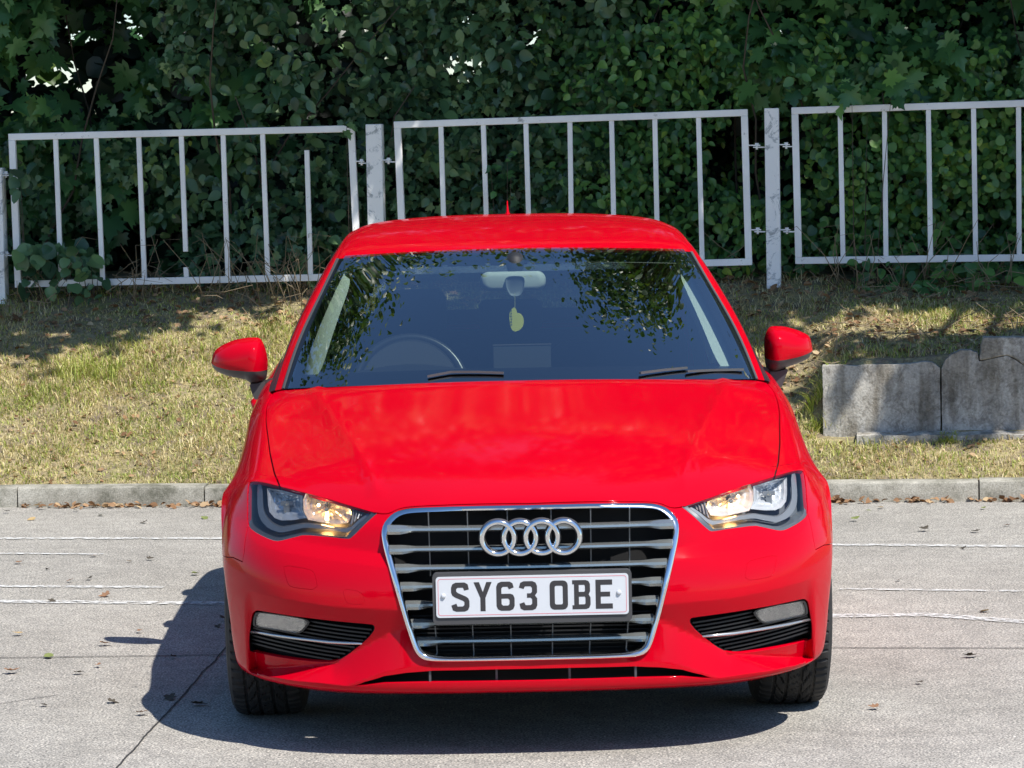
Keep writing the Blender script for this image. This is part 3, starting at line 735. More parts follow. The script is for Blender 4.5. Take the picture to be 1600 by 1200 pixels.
# number plate
def rr(x0, z0, x1, z1, r, n=5):
    o = []
    for cx, cz, a0 in ((x1-r, z1-r, 0), (x0+r, z1-r, 90), (x0+r, z0+r, 180), (x1-r, z0+r, 270)):
        for k in range(n+1): a = math.radians(a0+90*k/n); o.append((cx+r*math.cos(a), cz+r*math.sin(a)))
    return np.array(o)
ROLL = math.radians(.35)
plate = slab([rr(-.260, PLZ-.0555, .260, PLZ+.0555, .009)], -.0315, -.028, 'number_plate', M['plate'], None); cp(plate)
cp(slab([rr(-.269, PLZ-.075, .269, PLZ+.064, .012)], -.027, .01, 'plate_holder', M['grey_plastic'], None))
slab([rr(-.2545, PLZ-.050, .2545, PLZ+.050, .007), rr(-.2533, PLZ-.0488, .2533, PLZ+.0488, .006)], -.0319, -.0314, 'plate_border', M['plate_red'], plate)
GL = {'O': [rr(0, 0, 50, 79, 13, 3), rr(14, 14, 36, 65, 4, 2)],
 'E': [[(2, 0), (49, 0), (49, 14), (16, 14), (16, 33), (42, 33), (42, 46), (16, 46), (16, 65), (48, 65), (48, 79), (2, 79)]],
 'B': [[(0, 0), (38, 0), (46, 3), (50, 12), (50, 31), (45, 40), (49, 48), (49, 68), (45, 76), (37, 79), (0, 79), (0, 68), (5, 68), (5, 11), (0, 11)], [(18, 13), (34, 13), (36, 16), (36, 31), (34, 34), (18, 34)], [(18, 47), (33, 47), (35, 50), (35, 63), (33, 66), (18, 66)]],
 'Y': [[(0, 79), (15, 79), (25, 52), (35, 79), (50, 79), (32, 36), (32, 0), (18, 0), (18, 36)]],
 '6': [[(0, 13), (4, 4), (13, 0), (37, 0), (46, 4), (50, 13), (50, 34), (46, 43), (38, 46), (14, 46), (14, 61), (18, 65), (31, 65), (35, 58), (48, 63), (45, 74), (37, 79), (13, 79), (4, 75), (0, 66)], [(14, 18), (18, 14), (32, 14), (36, 18), (36, 29), (32, 33), (14, 33)]],
 '3': [[(1, 18), (4, 5), (13, 0), (37, 0), (46, 4), (50, 13), (50, 32), (44, 40), (50, 48), (50, 66), (46, 75), (37, 79), (13, 79), (4, 75), (0, 62), (13, 58), (17, 65), (32, 65), (36, 61), (36, 50), (32, 46), (22, 46), (22, 34), (32, 34), (36, 30), (36, 18), (32, 14), (18, 14), (14, 22)]],
 'S': [[(49, 60), (36, 57), (33, 65), (18, 65), (14, 61), (14, 55), (18, 51), (40, 41), (47, 36), (50, 28), (50, 13), (46, 4), (37, 0), (13, 0), (4, 4), (0, 17), (14, 22), (17, 14), (32, 14), (36, 18), (36, 26), (33, 29), (10, 39), (3, 44), (0, 52), (0, 66), (4, 75), (13, 79), (37, 79), (46, 74)]]}
xo = -.219
for ch in 'SY63 OBE':
    if ch == ' ': xo += .022; continue
    slab([np.array([(xo+x/1000*.98, PLZ-.0395+z/1000) for x, z in l]) for l in GL[ch]], -.0320, -.0314, 'plate_letter', M['plate_ink'], plate); xo += .061
for x in (-.240, .234):
    mb = MB(); vs = []
    for r, y in ((.0065, -.0318), (.0065, -.0345), (.005, -.0365), (.002, -.0372)):
        vs += [(x+r*math.cos(a), y, PLZ+.004+r*math.sin(a)) for a in np.linspace(0, 2*math.pi, 13)[:-1]]
    mb.add(vs, [(j*12+k, j*12+(k+1) % 12, (j+1)*12+(k+1) % 12, (j+1)*12+k) for j in range(3) for k in range(12)]+[tuple(range(36, 48))]); mb.build('plate_screw', M['plate'], plate, smooth=True)

# ---- head lamps
def lamp_pt(u, v, d=0.): p = hit3(u, v); return np.array([p[0], p[1]+d, p[2]])
def surf_y_table(pxs):                                            # depth of the skin over an xz patch near a lamp
    A = np.array([hit3(*p) for p in pxs]); X = np.stack([np.ones(len(A)), A[:, 0], A[:, 2], A[:, 0]**2, A[:, 0]*A[:, 2], A[:, 2]**2], 1)
    c = np.linalg.lstsq(X, A[:, 1], rcond=None)[0]
    return lambda x, z: float(c@np.array([1, x, z, x*x, x*z, z*z]))
hly = surf_y_table(HL+[(430, 800), (470, 800), (510, 810), (540, 820), (450, 780), (500, 790)])
fgy = surf_y_table(FOG+[(430, 1000), (470, 1000), (510, 1010), (540, 1000), (450, 980)])
def bowl(sx, pxs, c, depth, d0, name, parent, matr, rings=9, flute=0., nf=18, amp=.5):
    pts = densify(np.array([lamp_pt(*p)[[0, 2]] for p in pxs]), .004, True); cc = lamp_pt(*c)[[0, 2]]; V = []; n = len(pts)
    for r in np.linspace(1, .06, rings):
        for k, p in enumerate(pts):
            q = cc+(p-cc)*r; y = hly(*(cc+(p-cc)*r*.5+(p-cc)*.0))*.0+hly(cc[0]+(p[0]-cc[0])*r, cc[1]+(p[1]-cc[1])*r)*.75+hly(*cc)*.25
            a = math.atan2(p[1]-cc[1], p[0]-cc[0])
            y += d0+depth*(1-r*r)+flute*math.cos(nf*a)*math.sin(math.pi*min(1, r*1.05))+flute*.8*math.cos(r*26)
            V.append((sx*q[0], y, q[1]))
    Fc = [(i*n+k, i*n+(k+1) % n, (i+1)*n+(k+1) % n, (i+1)*n+k) for i in range(rings-1) for k in range(n)]+[tuple((rings-1)*n+k for k in range(n))]
    return mesh_obj(name, V, Fc, matr, parent), cc
for sx in (1, -1):
    Vh, Ph, Nh, Th, Kh = HV[sx]; T = Th[Kh == 2]; used = np.unique(T); mp = {int(v): i for i, v in enumerate(used)}
    # housing: wall from the opening back, and a dark floor
    loop = skin(qHL); c0 = loop.mean(0); n = len(loop); V = []
    for d, k in ((.001, 1.0), (.010, .985), (.014, .93), (.12, .90)):
        for p in loop: q = c0+(p-c0)*k; V.append((sx*q[0], (p[1]-c0[1])*(1 if d < .1 else .8)+c0[1]+d, q[2]))
    Fc = [(i*n+k, i*n+(k+1) % n, (i+1)*n+(k+1) % n, (i+1)*n+k) for i in range(3) for k in range(n)]
    P2 = np.array([(v[0], v[2]) for v in V[-n:]]); Vf, Tf = fill2d([P2]); o = len(V)
    for p in Vf: j = int(np.argmin(np.sum((P2-p)**2, 1))); V.append((p[0], V[3*n+j][1], p[1]))
    Fc += [tuple(i+o for i in t) for t in Tf]
    h = mesh_obj('headlight', V, Fc, M['hl_black'], None, auto=35); cp(h)
    mesh_obj('lens', [Ph[v]-Nh[v]*.002 for v in used], [tuple(mp[int(i)] for i in t) for t in T], M['lens'], h, normals=[Nh[v] for v in used])
    band = [(401, 757), (401, 790), (403, 806), (408, 817), (419, 828), (437, 834.5), (456, 830.5), (475, 825.5), (500, 827.5), (530, 832), (546, 833.5), (566, 814), (586, 801), (581, 800), (563, 811), (544.5, 828), (520, 826), (500, 821.5), (476, 819), (456, 823), (438, 826), (425, 820), (415, 809), (410, 796), (409, 760)]
    slab([np.array([lamp_pt(*p)[[0, 2]] for p in smooth_loop(band, 1, amt=.2)])], .016, .045, 'trim_strip', M['hl_silver'], h, sx, yfun=lambda x, z: hly(abs(x), z), auto=40)
    r1, c1 = bowl(sx, [(478, 770.5), (500, 776), (530, 785), (546, 794), (549, 808), (543, 820), (525, 822.5), (500, 818), (481, 814), (474, 800), (473, 782)], (509, 799), .075, .025, 'reflector', h, M['reflector'], 14, .0030, 12)
    r2, c2 = bowl(sx, [(417, 763), (440, 767), (472, 776), (472, 800), (478, 813), (455, 816), (438, 816), (428, 812), (420, 802), (418, 790)], (446, 791), .07, .025, 'reflector', h, M['reflector'], 14, .0030, 10)
    ic = slab([np.array([lamp_pt(*p)[[0, 2]] for p in [(550, 795), (579, 800), (562, 811), (545, 824), (550, 808)]])], .03, .05, 'indicator', M['amber'], h, sx, yfun=lambda x, z: hly(abs(x), z))
    for k in range(4):
        a, b = lamp_pt(553+5*k, 797+1.1*k, .026), lamp_pt(548+5*k, 822-4.6*k, .026); mb = MB(); mb.beam((sx*a[0], a[1], a[2]), (sx*b[0], b[1], b[2]), .002, .006, (0, 1, 0)); mb.build('indicator_rib', M['hl_silver'], ic)
    for cc, lit in ((c1, True), (c2, False)):
        y0 = hly(*cc); mb = MB(); mb.tube([(sx*cc[0], y0+.10, cc[1]), (sx*cc[0], y0+.052, cc[1])], .007, 12); mb.tube([(sx*cc[0], y0+.052, cc[1]), (sx*cc[0], y0+.044, cc[1])], [.009, .006], 12)
        mb.build('bulb_cap', M['satin'], h, smooth=False)
        if lit:
            mb = MB(); mb.tube([(sx*(cc[0]-.020), y0+.072, cc[1]-.028), (sx*(cc[0]-.006), y0+.074, cc[1]-.0305), (sx*(cc[0]+.014), y0+.072, cc[1]-.028)], [.004, .0075, .004], 10)
            mb.tube([(sx*cc[0], y0+.062, cc[1]-.010), (sx*cc[0], y0+.072, cc[1]-.010)], .0045, 10); mb.tube([(sx*(cc[0]+.022), y0+.05, cc[1]+.012), (sx*(cc[0]+.022), y0+.058, cc[1]+.012)], .004, 8); mb.build('bulb', M['bulb'], h, smooth=True)
        else:
            mb = MB(); mb.box(sx*cc[0]-.017, sx*cc[0]+.017, y0+.045, y0+.06, cc[1]-.004, cc[1]+.008); mb.box(sx*cc[0]-.008, sx*cc[0]+.008, y0+.046, y0+.06, cc[1]-.03, cc[1]-.004); mb.build('bulb_shield', M['hl_silver'], h)

# ---- fog lamp inserts
for sx in (1, -1):
    loop = skin(qFOG); c0 = loop.mean(0); n = len(loop); V = []
    for d, k in ((.0005, 1.0), (.012, .985), (.055, .975)):
        for p in loop: q = c0+(p-c0)*k; V.append((sx*q[0], p[1]+d, q[2]))
    Fc = [(i*n+k, i*n+(k+1) % n, (i+1)*n+(k+1) % n, (i+1)*n+k) for i in range(2) for k in range(n)]
    P2 = np.array([(v[0], v[2]) for v in V[-n:]]); Vf, Tf = fill2d([P2]); o = len(V)
    for p in Vf: j = int(np.argmin(np.sum((P2-p)**2, 1))); V.append((p[0], V[2*n+j][1], p[1]))
    Fc += [tuple(i+o for i in t) for t in Tf]
    fi = mesh_obj('fog_lamp_recess', V, Fc, M['black'], None, auto=35); cp(fi)
    L2 = np.array([(p[0], p[2]) for p in loop]); zs = sorted(L2[:, 1]); z0, z1 = zs[0], zs[-1]
    k = 0
    for z in np.arange(z0+.012, z1-.006, .0115):                  # horizontal ribs, clipped to the opening
        xs = np.linspace(L2[:, 0].min(), L2[:, 0].max(), 120); 
        zz = z-(xs-.60)*-.10+ (xs-.6)**2*.0
        ins = pip(np.stack([xs, zz], 1), c0[[0, 2]]+(L2-c0[[0, 2]])*.97); xi = xs[ins]
        if len(xi) < 6: continue
        a, b = xi.min(), xi.max(); q = np.linspace(a, b, 14); mb = MB(); V = []
        for x in q: zq = z+(x-.60)*.10; y = fgy(x, zq)+.014; V += [(sx*x, y, zq-.0022), (sx*x, y, zq+.0022), (sx*x, y+.03, zq+.0045), (sx*x, y+.03, zq-.0045)]
        Fc = [(i*4+j, (i+1)*4+j, (i+1)*4+(j+1) % 4, i*4+(j+1) % 4) for i in range(13) for j in range(4)]+[(0, 1, 2, 3), (55, 54, 53, 52)]
        mb.add(V, Fc); mb.build('rib', M['rib'], fi)
    fl = [(402, 961), (409, 960), (452, 966), (474, 970), (479, 975), (467, 990), (455, 991.5), (425, 986), (399, 981), (399, 970)]
    pts = np.array([lamp_pt(*p)[[0, 2]] for p in smooth_loop(fl, 1, amt=.2)]); cc = pts.mean(0)
    hs = slab([pts], .006, .04, 'fog_lamp', M['fog_refl'], fi, sx, yfun=lambda x, z: fgy(abs(x), z)+.01*math.sin(x*260)*.25, auto=30)
    pts2 = cc+(pts-cc)*1.03
    slab([pts2], .001, .0045, 'lens', M['lens'], fi, sx, yfun=lambda x, z: fgy(abs(x), z), auto=40)
    slab([cc+(pts-cc)*1.12, cc+(pts-cc)*1.03], .0, .02, 'lamp_surround', M['black'], fi, sx, yfun=lambda x, z: fgy(abs(x), z))
    st = [lamp_pt(*p) for p in z4([(303, 552), (380, 569), (450, 582), (560, 597), (650, 608), (740, 618), (830, 628), (940, 634), (1052, 639)])]
    mb = MB(); mb.tube([(sx*p[0], p[1]+.004, p[2]) for p in st], [.0036]+[.0046]*7+[.0034], 8); mb.build('chrome_strip', M['strip'], fi, smooth=True)

# ---- lower intake
mb = MB(); mb.box(-.50, .50, .125, .135, .185, .33); mb.box(-.42, .42, .06, .12, .262, .268); mb.build('lower_intake', M['well'], None); li = car_parts.append(bpy.data.objects['lower_intake']) or bpy.data.objects['lower_intake']
for u in (672, 776, 890, 993): x = float(atY(u, 1055, .03)[0]); mb = MB(); mb.beam((x, .045, .19), (x, .045, .262), .006, .05, (0, 1, 0)); mb.build('intake_strut', M['strut'], li)
# inner structure that keeps daylight out
mb = MB(); mb.box(-.52, .52, .20, 4.05, .185, .20); mb.box(-.36, .36, .20, .24, .20, .62); mb.box(-.36, .36, .24, .60, .56, .62); mb.box(-.56, .56, .60, 1.15, .60, .66); mb.box(-.74, .74, 1.25, 3.1, .19, .24); mb.box(-.70, .70, 1.22, 1.30, .24, .86)
mb.box(-.76, -.56, .44, .52, .24, .52); mb.box(.56, .76, .44, .52, .24, .52); cp(mb.build('underbody', M['dark_under'], None))
for cy in (AY, RY):
    for sx in (1, -1):
        V = []; m_ = 26
        for k in range(m_):
            a = math.radians(-22+224*k/(m_-1)); r = AR+.006
            for x in (.52, .838): V.append((sx*x, cy-r*math.cos(a), AZ+r*math.sin(a)))
        V += [(sx*.52, cy, AZ)]
        Fc = [(2*k, 2*k+1, 2*k+3, 2*k+2) for k in range(m_-1)]+[(2*k, 2*k+2, 2*m_) for k in range(m_-1)]
        cp(mesh_obj('wheel_liner', V, Fc, M['well'], None))

# ---- wheels
TR, TW = .317, .222
def tyre_mesh():
    prof = []                                                     # (x from centre, radius)
    hw = TW/2
    for x, r in ((-hw+.012, .215), (-hw+.002, .235), (-hw-.001, .262), (-hw+.004, .288), (-hw+.014, .3055)): prof.append((x, r, 0))
    cols = np.concatenate([np.linspace(-hw+.020, hw-.020, 41)])
    for x in cols:
        cr = TR-.0035*(abs(x)/(hw-.02))**3-.0035*(abs(x)/(hw-.02))**10
        prof.append((x, cr, 1))
    for x, r in ((hw-.014, .3055), (hw-.004, .288), (hw+.001, .262), (hw-.002, .235), (hw-.012, .215)): prof.append((x, r, 0))
    n = 300; V = []; p = len(prof)
    for k in range(n):
        a = 2*math.pi*k/n
        for x, r, t in prof:
            if t:
                g = any(abs(x-c) < .0042 for c in (-.056, -.019, .019, .056))
                ph = a*32/(2*math.pi)
                if abs(x) > .060: g = g or ((ph*2) % 1 < .22 and abs(x) < .092)
                elif .022 < abs(x) < .052: g = g or ((ph+abs(x)*38) % 1 < .22)
                elif abs(x) < .016: g = g or ((ph*2+x*20) % 1 < .13)
                if g: r -= .0065
            V.append((x, r*math.cos(a), r*math.sin(a)))
    Fc = [(k*p+i, k*p+i+1, ((k+1) % n)*p+i+1, ((k+1) % n)*p+i) for k in range(n) for i in range(p-1)]
    me = mesh_obj('tyre', V, Fc, M['tyre'], None); return me
def make_wheel():
    mb = MB(); mb.lathe_x([(-.02, .06), (.0, .145), (.018, .145), (.018, .03)], (0, 0, 0)); hub = mb.build('wheel', M['satin_dark'], None, auto=30)
    t = tyre_mesh(); t.parent = hub
    mb = MB(); mb.lathe_x([(-.095, .2), (-.09, .214), (-.06, .196), (.03, .19), (.085, .2), (.099, .215), (.103, .213), (.095, .198), (.06, .188)], (0, 0, 0), 72)
    for k in range(10):
        a = 2*math.pi*k/10; d = np.array([0, math.cos(a), math.sin(a)]); mb.beam(d*.05+np.array([.07, 0, 0]), d*.197+np.array([.082, 0, 0]), .030, .022, (1, 0, 0))
    mb.lathe_x([(.05, .065), (.085, .06), (.092, .03), (.092, .0)], (0, 0, 0), 32)
    r = mb.build('rim', M['alloy'], hub, auto=30); return hub
wheels = []
proto = make_wheel()
for sx, cy in ((1, AY), (-1, AY), (1, RY), (-1, RY)):
    if not wheels: w = proto
    else:
        w = proto.copy(); COL.objects.link(w)
        for ch in list(proto.children):
            c = ch.copy(); COL.objects.link(c); c.parent = w
    w.location = (sx*(.878-TW/2), cy, TR-.003); w.rotation_euler = (0, 0, 0 if sx > 0 else math.pi); wheels.append(w); cp(w)

# ---- door mirrors
def mz(pts): return [(x/8.571+1160, y/8.571+480) for x, y in pts]
MY = 1.85
cap = [(286, 520), (290, 400), (330, 300), (365, 265), (410, 252), (560, 256), (740, 306), (890, 375), (930, 420), (960, 570)]
low = [(962, 590), (940, 640), (890, 705), (750, 760), (600, 805), (520, 845), (440, 868), (385, 868), (345, 850), (310, 790), (292, 690)]
seam = [(280, 668), (360, 688), (440, 692), (560, 680), (700, 656), (850, 618), (975, 575)]
arm_ = [(352, 850), (440, 850), (600, 810), (566, 900), (500, 1080), (430, 1010), (360, 900)]
def ml(pts): return [(x/7.5+300, y/7.5+500) for x, y in pts]
capL = [(892, 500), (886, 440), (868, 350), (835, 262), (800, 215), (760, 203), (640, 208), (480, 240), (340, 303), (238, 382), (212, 500)]
lowL = [(216, 545), (262, 605), (390, 660), (560, 690), (640, 705), (680, 745), (740, 752), (820, 728), (862, 706), (884, 640)]
seamL = [(900, 574), (800, 582), (640, 583), (450, 571), (300, 545), (200, 508)]
armL = [(680, 735), (760, 735), (862, 708), (872, 765), (835, 840), (755, 938), (715, 850)]
for sx in (1, -1):
    tox = (lambda pts: np.array([atY(u, v, MY+.05)[[0, 2]] for u, v in mz(pts)])) if sx > 0 else (lambda pts: np.array([atY(u, v, MY+.05)[[0, 2]]*np.array([-1, 1]) for u, v in ml(pts)]))
    c_, l_, s_, a_ = (cap, low, seam, arm_) if sx > 0 else (capL, lowL, seamL, armL)
    out = smooth_loop(tox(c_+l_), 2, amt=.22); sm = tox(s_); sm = sm[np.argsort(sm[:, 0])]; cc = np.array([out[:, 0].mean()-.004, out[:, 1].mean()+.002])
    V2, T2 = fill2d([densify(out, .006, True)], .0065, [densify(sm, .006)])
    ang = np.arctan2(out[:, 1]-cc[1], out[:, 0]-cc[0]); rad = np.hypot(out[:, 0]-cc[0], out[:, 1]-cc[1]); o = np.argsort(ang)
    ra = np.concatenate([ang[o]-2*np.pi, ang[o], ang[o]+2*np.pi]); rr_ = np.tile(rad[o], 3)
    a = np.arctan2(V2[:, 1]-cc[1], V2[:, 0]-cc[0]); r = np.clip(np.hypot(V2[:, 0]-cc[0], V2[:, 1]-cc[1])/np.interp(a, ra, rr_), 0, 1)
    yy = MY+.065-.105*(1-r**3.2)**.52-.012*np.clip((V2[:, 0]-cc[0])/.09, -1, 1)*-1*0+.035*((V2[:, 0]-cc[0])/.1)
    zs_ = np.interp(V2[:, 0], sm[:, 0], sm[:, 1]); C = V2[T2].mean(1); up = C[:, 1] > np.interp(C[:, 0], sm[:, 0], sm[:, 1])
    P3 = [(sx*p[0], y, p[1]) for p, y in zip(V2, yy)]
    def sub(sel, push=0.):
        T = T2[sel]; u_ = np.unique(T); mp = {int(v): i for i, v in enumerate(u_)}
        f = [tuple(mp[int(i)] for i in t) for t in T]; f = f if sx > 0 else [q[::-1] for q in f]
        return [P3[v] for v in u_], f
    v_, f_ = sub(up); mc = mesh_obj('door_mirror', v_, f_, M['paint'], None, smooth=True); cp(mc)
    v_, f_ = sub(~up); mesh_obj('mirror_shell', v_, f_, M['grey_plastic'], mc, smooth=True)
    back = densify(out, .006, True); n = len(back); kx = lambda x: MY+.065+.035*((x-cc[0])/.1)
    Vb = [(sx*p[0], kx(p[0]), p[1]) for p in back]+[(sx*(cc[0]+(p[0]-cc[0])*.96), kx(p[0])+.018, cc[1]+(p[1]-cc[1])*.96) for p in back]
    mesh_obj('mirror_rim', Vb, [(k, (k+1) % n, n+(k+1) % n, n+k) for k in range(n)], M['grey_plastic'], mc, smooth=True)
    mesh_obj('mirror_glass', [(sx*(cc[0]+(p[0]-cc[0])*.96), kx(p[0])+.014, cc[1]+(p[1]-cc[1])*.96) for p in back], [tuple(range(n))], M['mirror_glass'], mc)
    arm = tox(a_)
    slab([smooth_loop(arm, 1, amt=.2)], MY+.0, MY+.075, 'mirror_arm', M['grey_plastic'], mc, sx)
    mb = MB(); b0 = arm[np.argmin(arm[:, 1])]; mb.beam((sx*(b0[0]-.07), MY+.03, b0[1]+.055), (sx*(b0[0]-.005), MY+.04, b0[1]+.04), .04, .04); mb.build('mirror_foot', M['grey_plastic'], mc)

# door handles
for sx in (1, -1):
    for y in (2.36, 3.20):
        k = int(np.argmin(np.abs(_P[:, 0]*0+_P[:, 1]-y)+np.abs(_P[:, 2]-.80)+(_g[:, 1] < 5)*9)) if y < 1.4 else None
        P = BODY(np.array([yz(y-.09, .805, SC+2), yz(y, .812, SC+2), yz(y+.09, .815, SC+2)])); mb = MB()
        mb.tube([(sx*(P[0][0]-.004), P[0][1], P[0][2]), (sx*(P[0][0]+.022), P[0][1]+.02, P[0][2]), (sx*(P[1][0]+.03), P[1][1], P[1][2]), (sx*(P[2][0]+.022), P[2][1]-.02, P[2][2]), (sx*(P[2][0]-.004), P[2][1], P[2][2])], [.012, .013, .014, .013, .012], 10); cp(mb.build('door_handle', M['paint'], None, smooth=True))
# ---- wipers, aerial, washer details
wz = lambda u, v, y: atY(u, v, y)
def gs_pt(u, v):                                                  # point on the windscreen under a photo position
    best = None
    for yv in np.linspace(1.0, 2.2, 241):
        p = atY(u, v, yv)
        # glass height from the surface grid
        d = np.abs(_gp[:, 0]-abs(p[0]))+np.abs(_gp[:, 1]-p[1])
        k = int(np.argmin(d)); e = abs(_gp[k, 2]-p[2])+d[k]
        if best is None or e < best[0]: best = (e, p)
    return best[1]
_st = np.array([(a, b) for a in np.arange(0, 3.01, .03) for b in np.arange(0, 3.3, .05)]); _gp = GS(_st)
for pts in ([(668, 592), (705, 585), (745, 585), (787, 586.5)], [(1000, 586.5), (1035, 582), (1073, 578.5)], [(1073, 584), (1115, 582), (1161, 581)]):
    P = [gs_pt(*p)+np.array([0, -.008, .008]) for p in pts]; mb = MB()
    for a, b in zip(P[:-1], P[1:]): mb.beam(a, b, .009, .007)
    cp(mb.build('wiper_arm', M['satin_dark'], None))
ab = np.array([-.003, 3.62, 1.398]); V = []
for k, (w, l, z) in enumerate([(.020, .055, -.004), (.015, .045, .006), (.006, .03, .02), (.0035, .018, .042), (.002, .01, .062)]):
    for a in np.linspace(0, 2*math.pi, 17)[:-1]: V.append((ab[0]+w*math.cos(a), ab[1]+l*math.sin(a)+z*.6, ab[2]+z))
cp(mesh_obj('roof_aerial', V, [(i*16+k, i*16+(k+1) % 16, (i+1)*16+(k+1) % 16, (i+1)*16+k) for i in range(4) for k in range(16)]+[tuple(range(64, 80))], M['paint'], None, smooth=True))

# ---- cabin
mb = MB(); xs = np.linspace(-.72, .72, 25); prof = [(1.16, .90), (1.34, .938), (1.50, .948), (1.66, .950), (1.76, .940), (1.80, .90), (1.80, .60)]; V = []
for x in xs:
    for y, z in prof: V.append((x, y+.10*(x/.7)**2, z-.02*(abs(x)/.7)**3+(.028*math.exp(-((x+.355)/.17)**2) if 1.55 < y < 1.79 else 0)))
p = len(prof); mb.add(V, [(k*p+i, (k+1)*p+i, (k+1)*p+i+1, k*p+i+1) for k in range(24) for i in range(p-1)]); db = mb.build('dashboard', M['dash'], None, smooth=True); cp(db)
mb = MB(); mb.box(-.08, .104, 1.70, 1.712, .94, 1.028); scr = mb.build('display', M['dash2'], None); cp(scr)
mb = MB(); mb.box(-.082, .106, 1.698, 1.713, 1.028, 1.031); mb.build('display_edge', M['satin'], scr)
# steering wheel
c = np.array([-.355, 1.98, .872]); tl = math.radians(24); ux = np.array([1, 0, 0]); uz = np.array([0, math.sin(tl), math.cos(tl)])
mb = MB(); mb.tube([c+.182*(ux*math.cos(a)+uz*math.sin(a)) for a in np.linspace(0, 2*math.pi, 49)[:-1]], .0155, 12, closed=True); sw = mb.build('steering_wheel', M['leather'], None, smooth=True); cp(sw)
mb = MB()
for a in (0, math.pi, -math.pi/2): d = ux*math.cos(a)+uz*math.sin(a); mb.beam(c+d*.04, c+d*.18, .03, .012, np.cross(ux, uz))
mb.tube([c+np.array([0, -.03, .01]), c+np.array([0, .02, -.01])], .06, 20); mb.build('wheel_hub', M['dash'], sw)
mb = MB(); vs = [c+np.array([0, -.11, 0])+.165*(ux*math.cos(a)+uz*math.sin(a)*1.08) for a in np.linspace(0, math.pi, 25)]; mb.add(vs+[v+np.array([0, .12, 0]) for v in vs], [tuple(range(25)), *[(i, i+1, i+26, i+25) for i in range(24)]]); cp(mb.build('instrument_hood', M['dash'], None))
def soft_box(mb, x0, x1, y0, y1, z0, z1, lean=0., r=.04):
    L = rr(x0, z0, x1, z1, r, 4); n = len(L); V = []; cx, cz = (x0+x1)/2, (z0+z1)/2
    for y, k in ((y0, .9), (y0+.02, 1), (y1-.02, 1), (y1, .9)):
        for p in L: V.append((cx+(p[0]-cx)*k, y+(p[1]-z0)*lean, cz+(p[1]-cz)*k))
    mb.add(V, [(i*n+k, i*n+(k+1) % n, (i+1)*n+(k+1) % n, (i+1)*n+k) for i in range(3) for k in range(n)]+[tuple(range(n))[::-1], tuple(3*n+k for k in range(n))])
for x in (-.36, .36):
    mb = MB(); soft_box(mb, x-.24, x+.24, 2.42, 2.54, .42, .98, .35, .07); mb.box(x-.25, x+.25, 2.0, 2.5, .35, .5); s = mb.build('front_seat', M['cloth'], None, auto=40); cp(s)
    mb = MB(); soft_box(mb, x-.125, x+.125, 2.66, 2.74, 1.0, 1.17, .25, .04); mb.build('headrest', M['cloth'], s, auto=40)
mb = MB(); soft_box(mb, -.66, .66, 3.30, 3.42, .45, .98, .35, .06); mb.box(-.66, .66, 2.95, 3.4, .3, .48); rs_ = mb.build('rear_seat', M['cloth'], None, auto=40); cp(rs_)
for x in (-.38, 0, .38): mb = MB(); soft_box(mb, x-.12, x+.12, 3.54, 3.61, .97, 1.09, .2, .03); mb.build('headrest', M['cloth'], rs_, auto=40)
mb = MB(); mb.box(-.62, .62, 3.62, 4.05, .90, .915); cp(mb.build('parcel_shelf', M['dash'], None))
# belts on the pillars
for sx in (1, -1): mb = MB(); mb.beam((sx*.60, 2.62, 1.20), (sx*.67, 2.60, .75), .045, .004, (0, 1, 0)); cp(mb.build('seat_belt', M['dash2'], None))
mb = MB(); mb.tube([atY(u, v, y) for u, v, y in ((1052, 425, 2.55), (1072, 463, 2.50), (1092, 500, 2.45), (1106, 535, 2.42), (1114, 566, 2.40))], [.003, .012, .016, .017, .012], 10); cp(mb.build('pillar_trim', M['trim'], None, smooth=True))
# rear-view mirror
p1, p2 = atY(750, 441, 1.91), atY(853, 439, 1.91); mz0 = (p1[2]+p2[2])/2; V = []; L = rr(p1[0], mz0-.030, p2[0], mz0+.033, .028, 6); n = len(L); cx = (p1[0]+p2[0])/2
for y, k in ((1.895, .55), (1.898, .8), (1.906, .95), (1.918, 1.0), (1.935, .97)):
    for q in L: V.append((cx+(q[0]-cx)*(k if k > .9 else (1+k)/2), y, mz0+(q[1]-mz0)*k))
rv = mesh_obj('rear_view_mirror', V, [(i*n+k, i*n+(k+1) % n, (i+1)*n+(k+1) % n, (i+1)*n+k) for i in range(4) for k in range(n)]+[tuple(range(n))[::-1], tuple(4*n+k for k in range(n))], M['trim'], None, auto=60); cp(rv)
q1 = atY(805, 420, 1.965); mb = MB(); mb.tube([q1+np.array([0, .02, .030]), q1+np.array([0, .0, .018]), q1+np.array([0, -.008, .0]), q1+np.array([0, .004, -.016])], [.030, .030, .027, .018], 20); mb.build('sensor_cover', M['dash'], rv, smooth=True)
q2 = atY(805, 447, 1.885); V = []; L0 = np.array([(-.034, .034), (.034, .034), (.030, -.010), (.016, -.034), (-.016, -.034), (-.030, -.010)]); L0 = smooth_loop(L0, 2, amt=.2); n = len(L0)
for y, k in ((.004, .8), (-.002, .95), (.02, 1.0)):
    for a in L0: V.append((q2[0]+a[0]*k, q2[1]+y, q2[2]+a[1]*k))
mesh_obj('mirror_stalk', V, [(i*n+k, i*n+(k+1) % n, (i+1)*n+(k+1) % n, (i+1)*n+k) for i in range(2) for k in range(n)]+[tuple(range(n))[::-1]], M['stalk'], rv, auto=50)
for o in car_parts: o.parent = car; o.matrix_parent_inverse = Matrix.Translation((0, -2.1, 0))

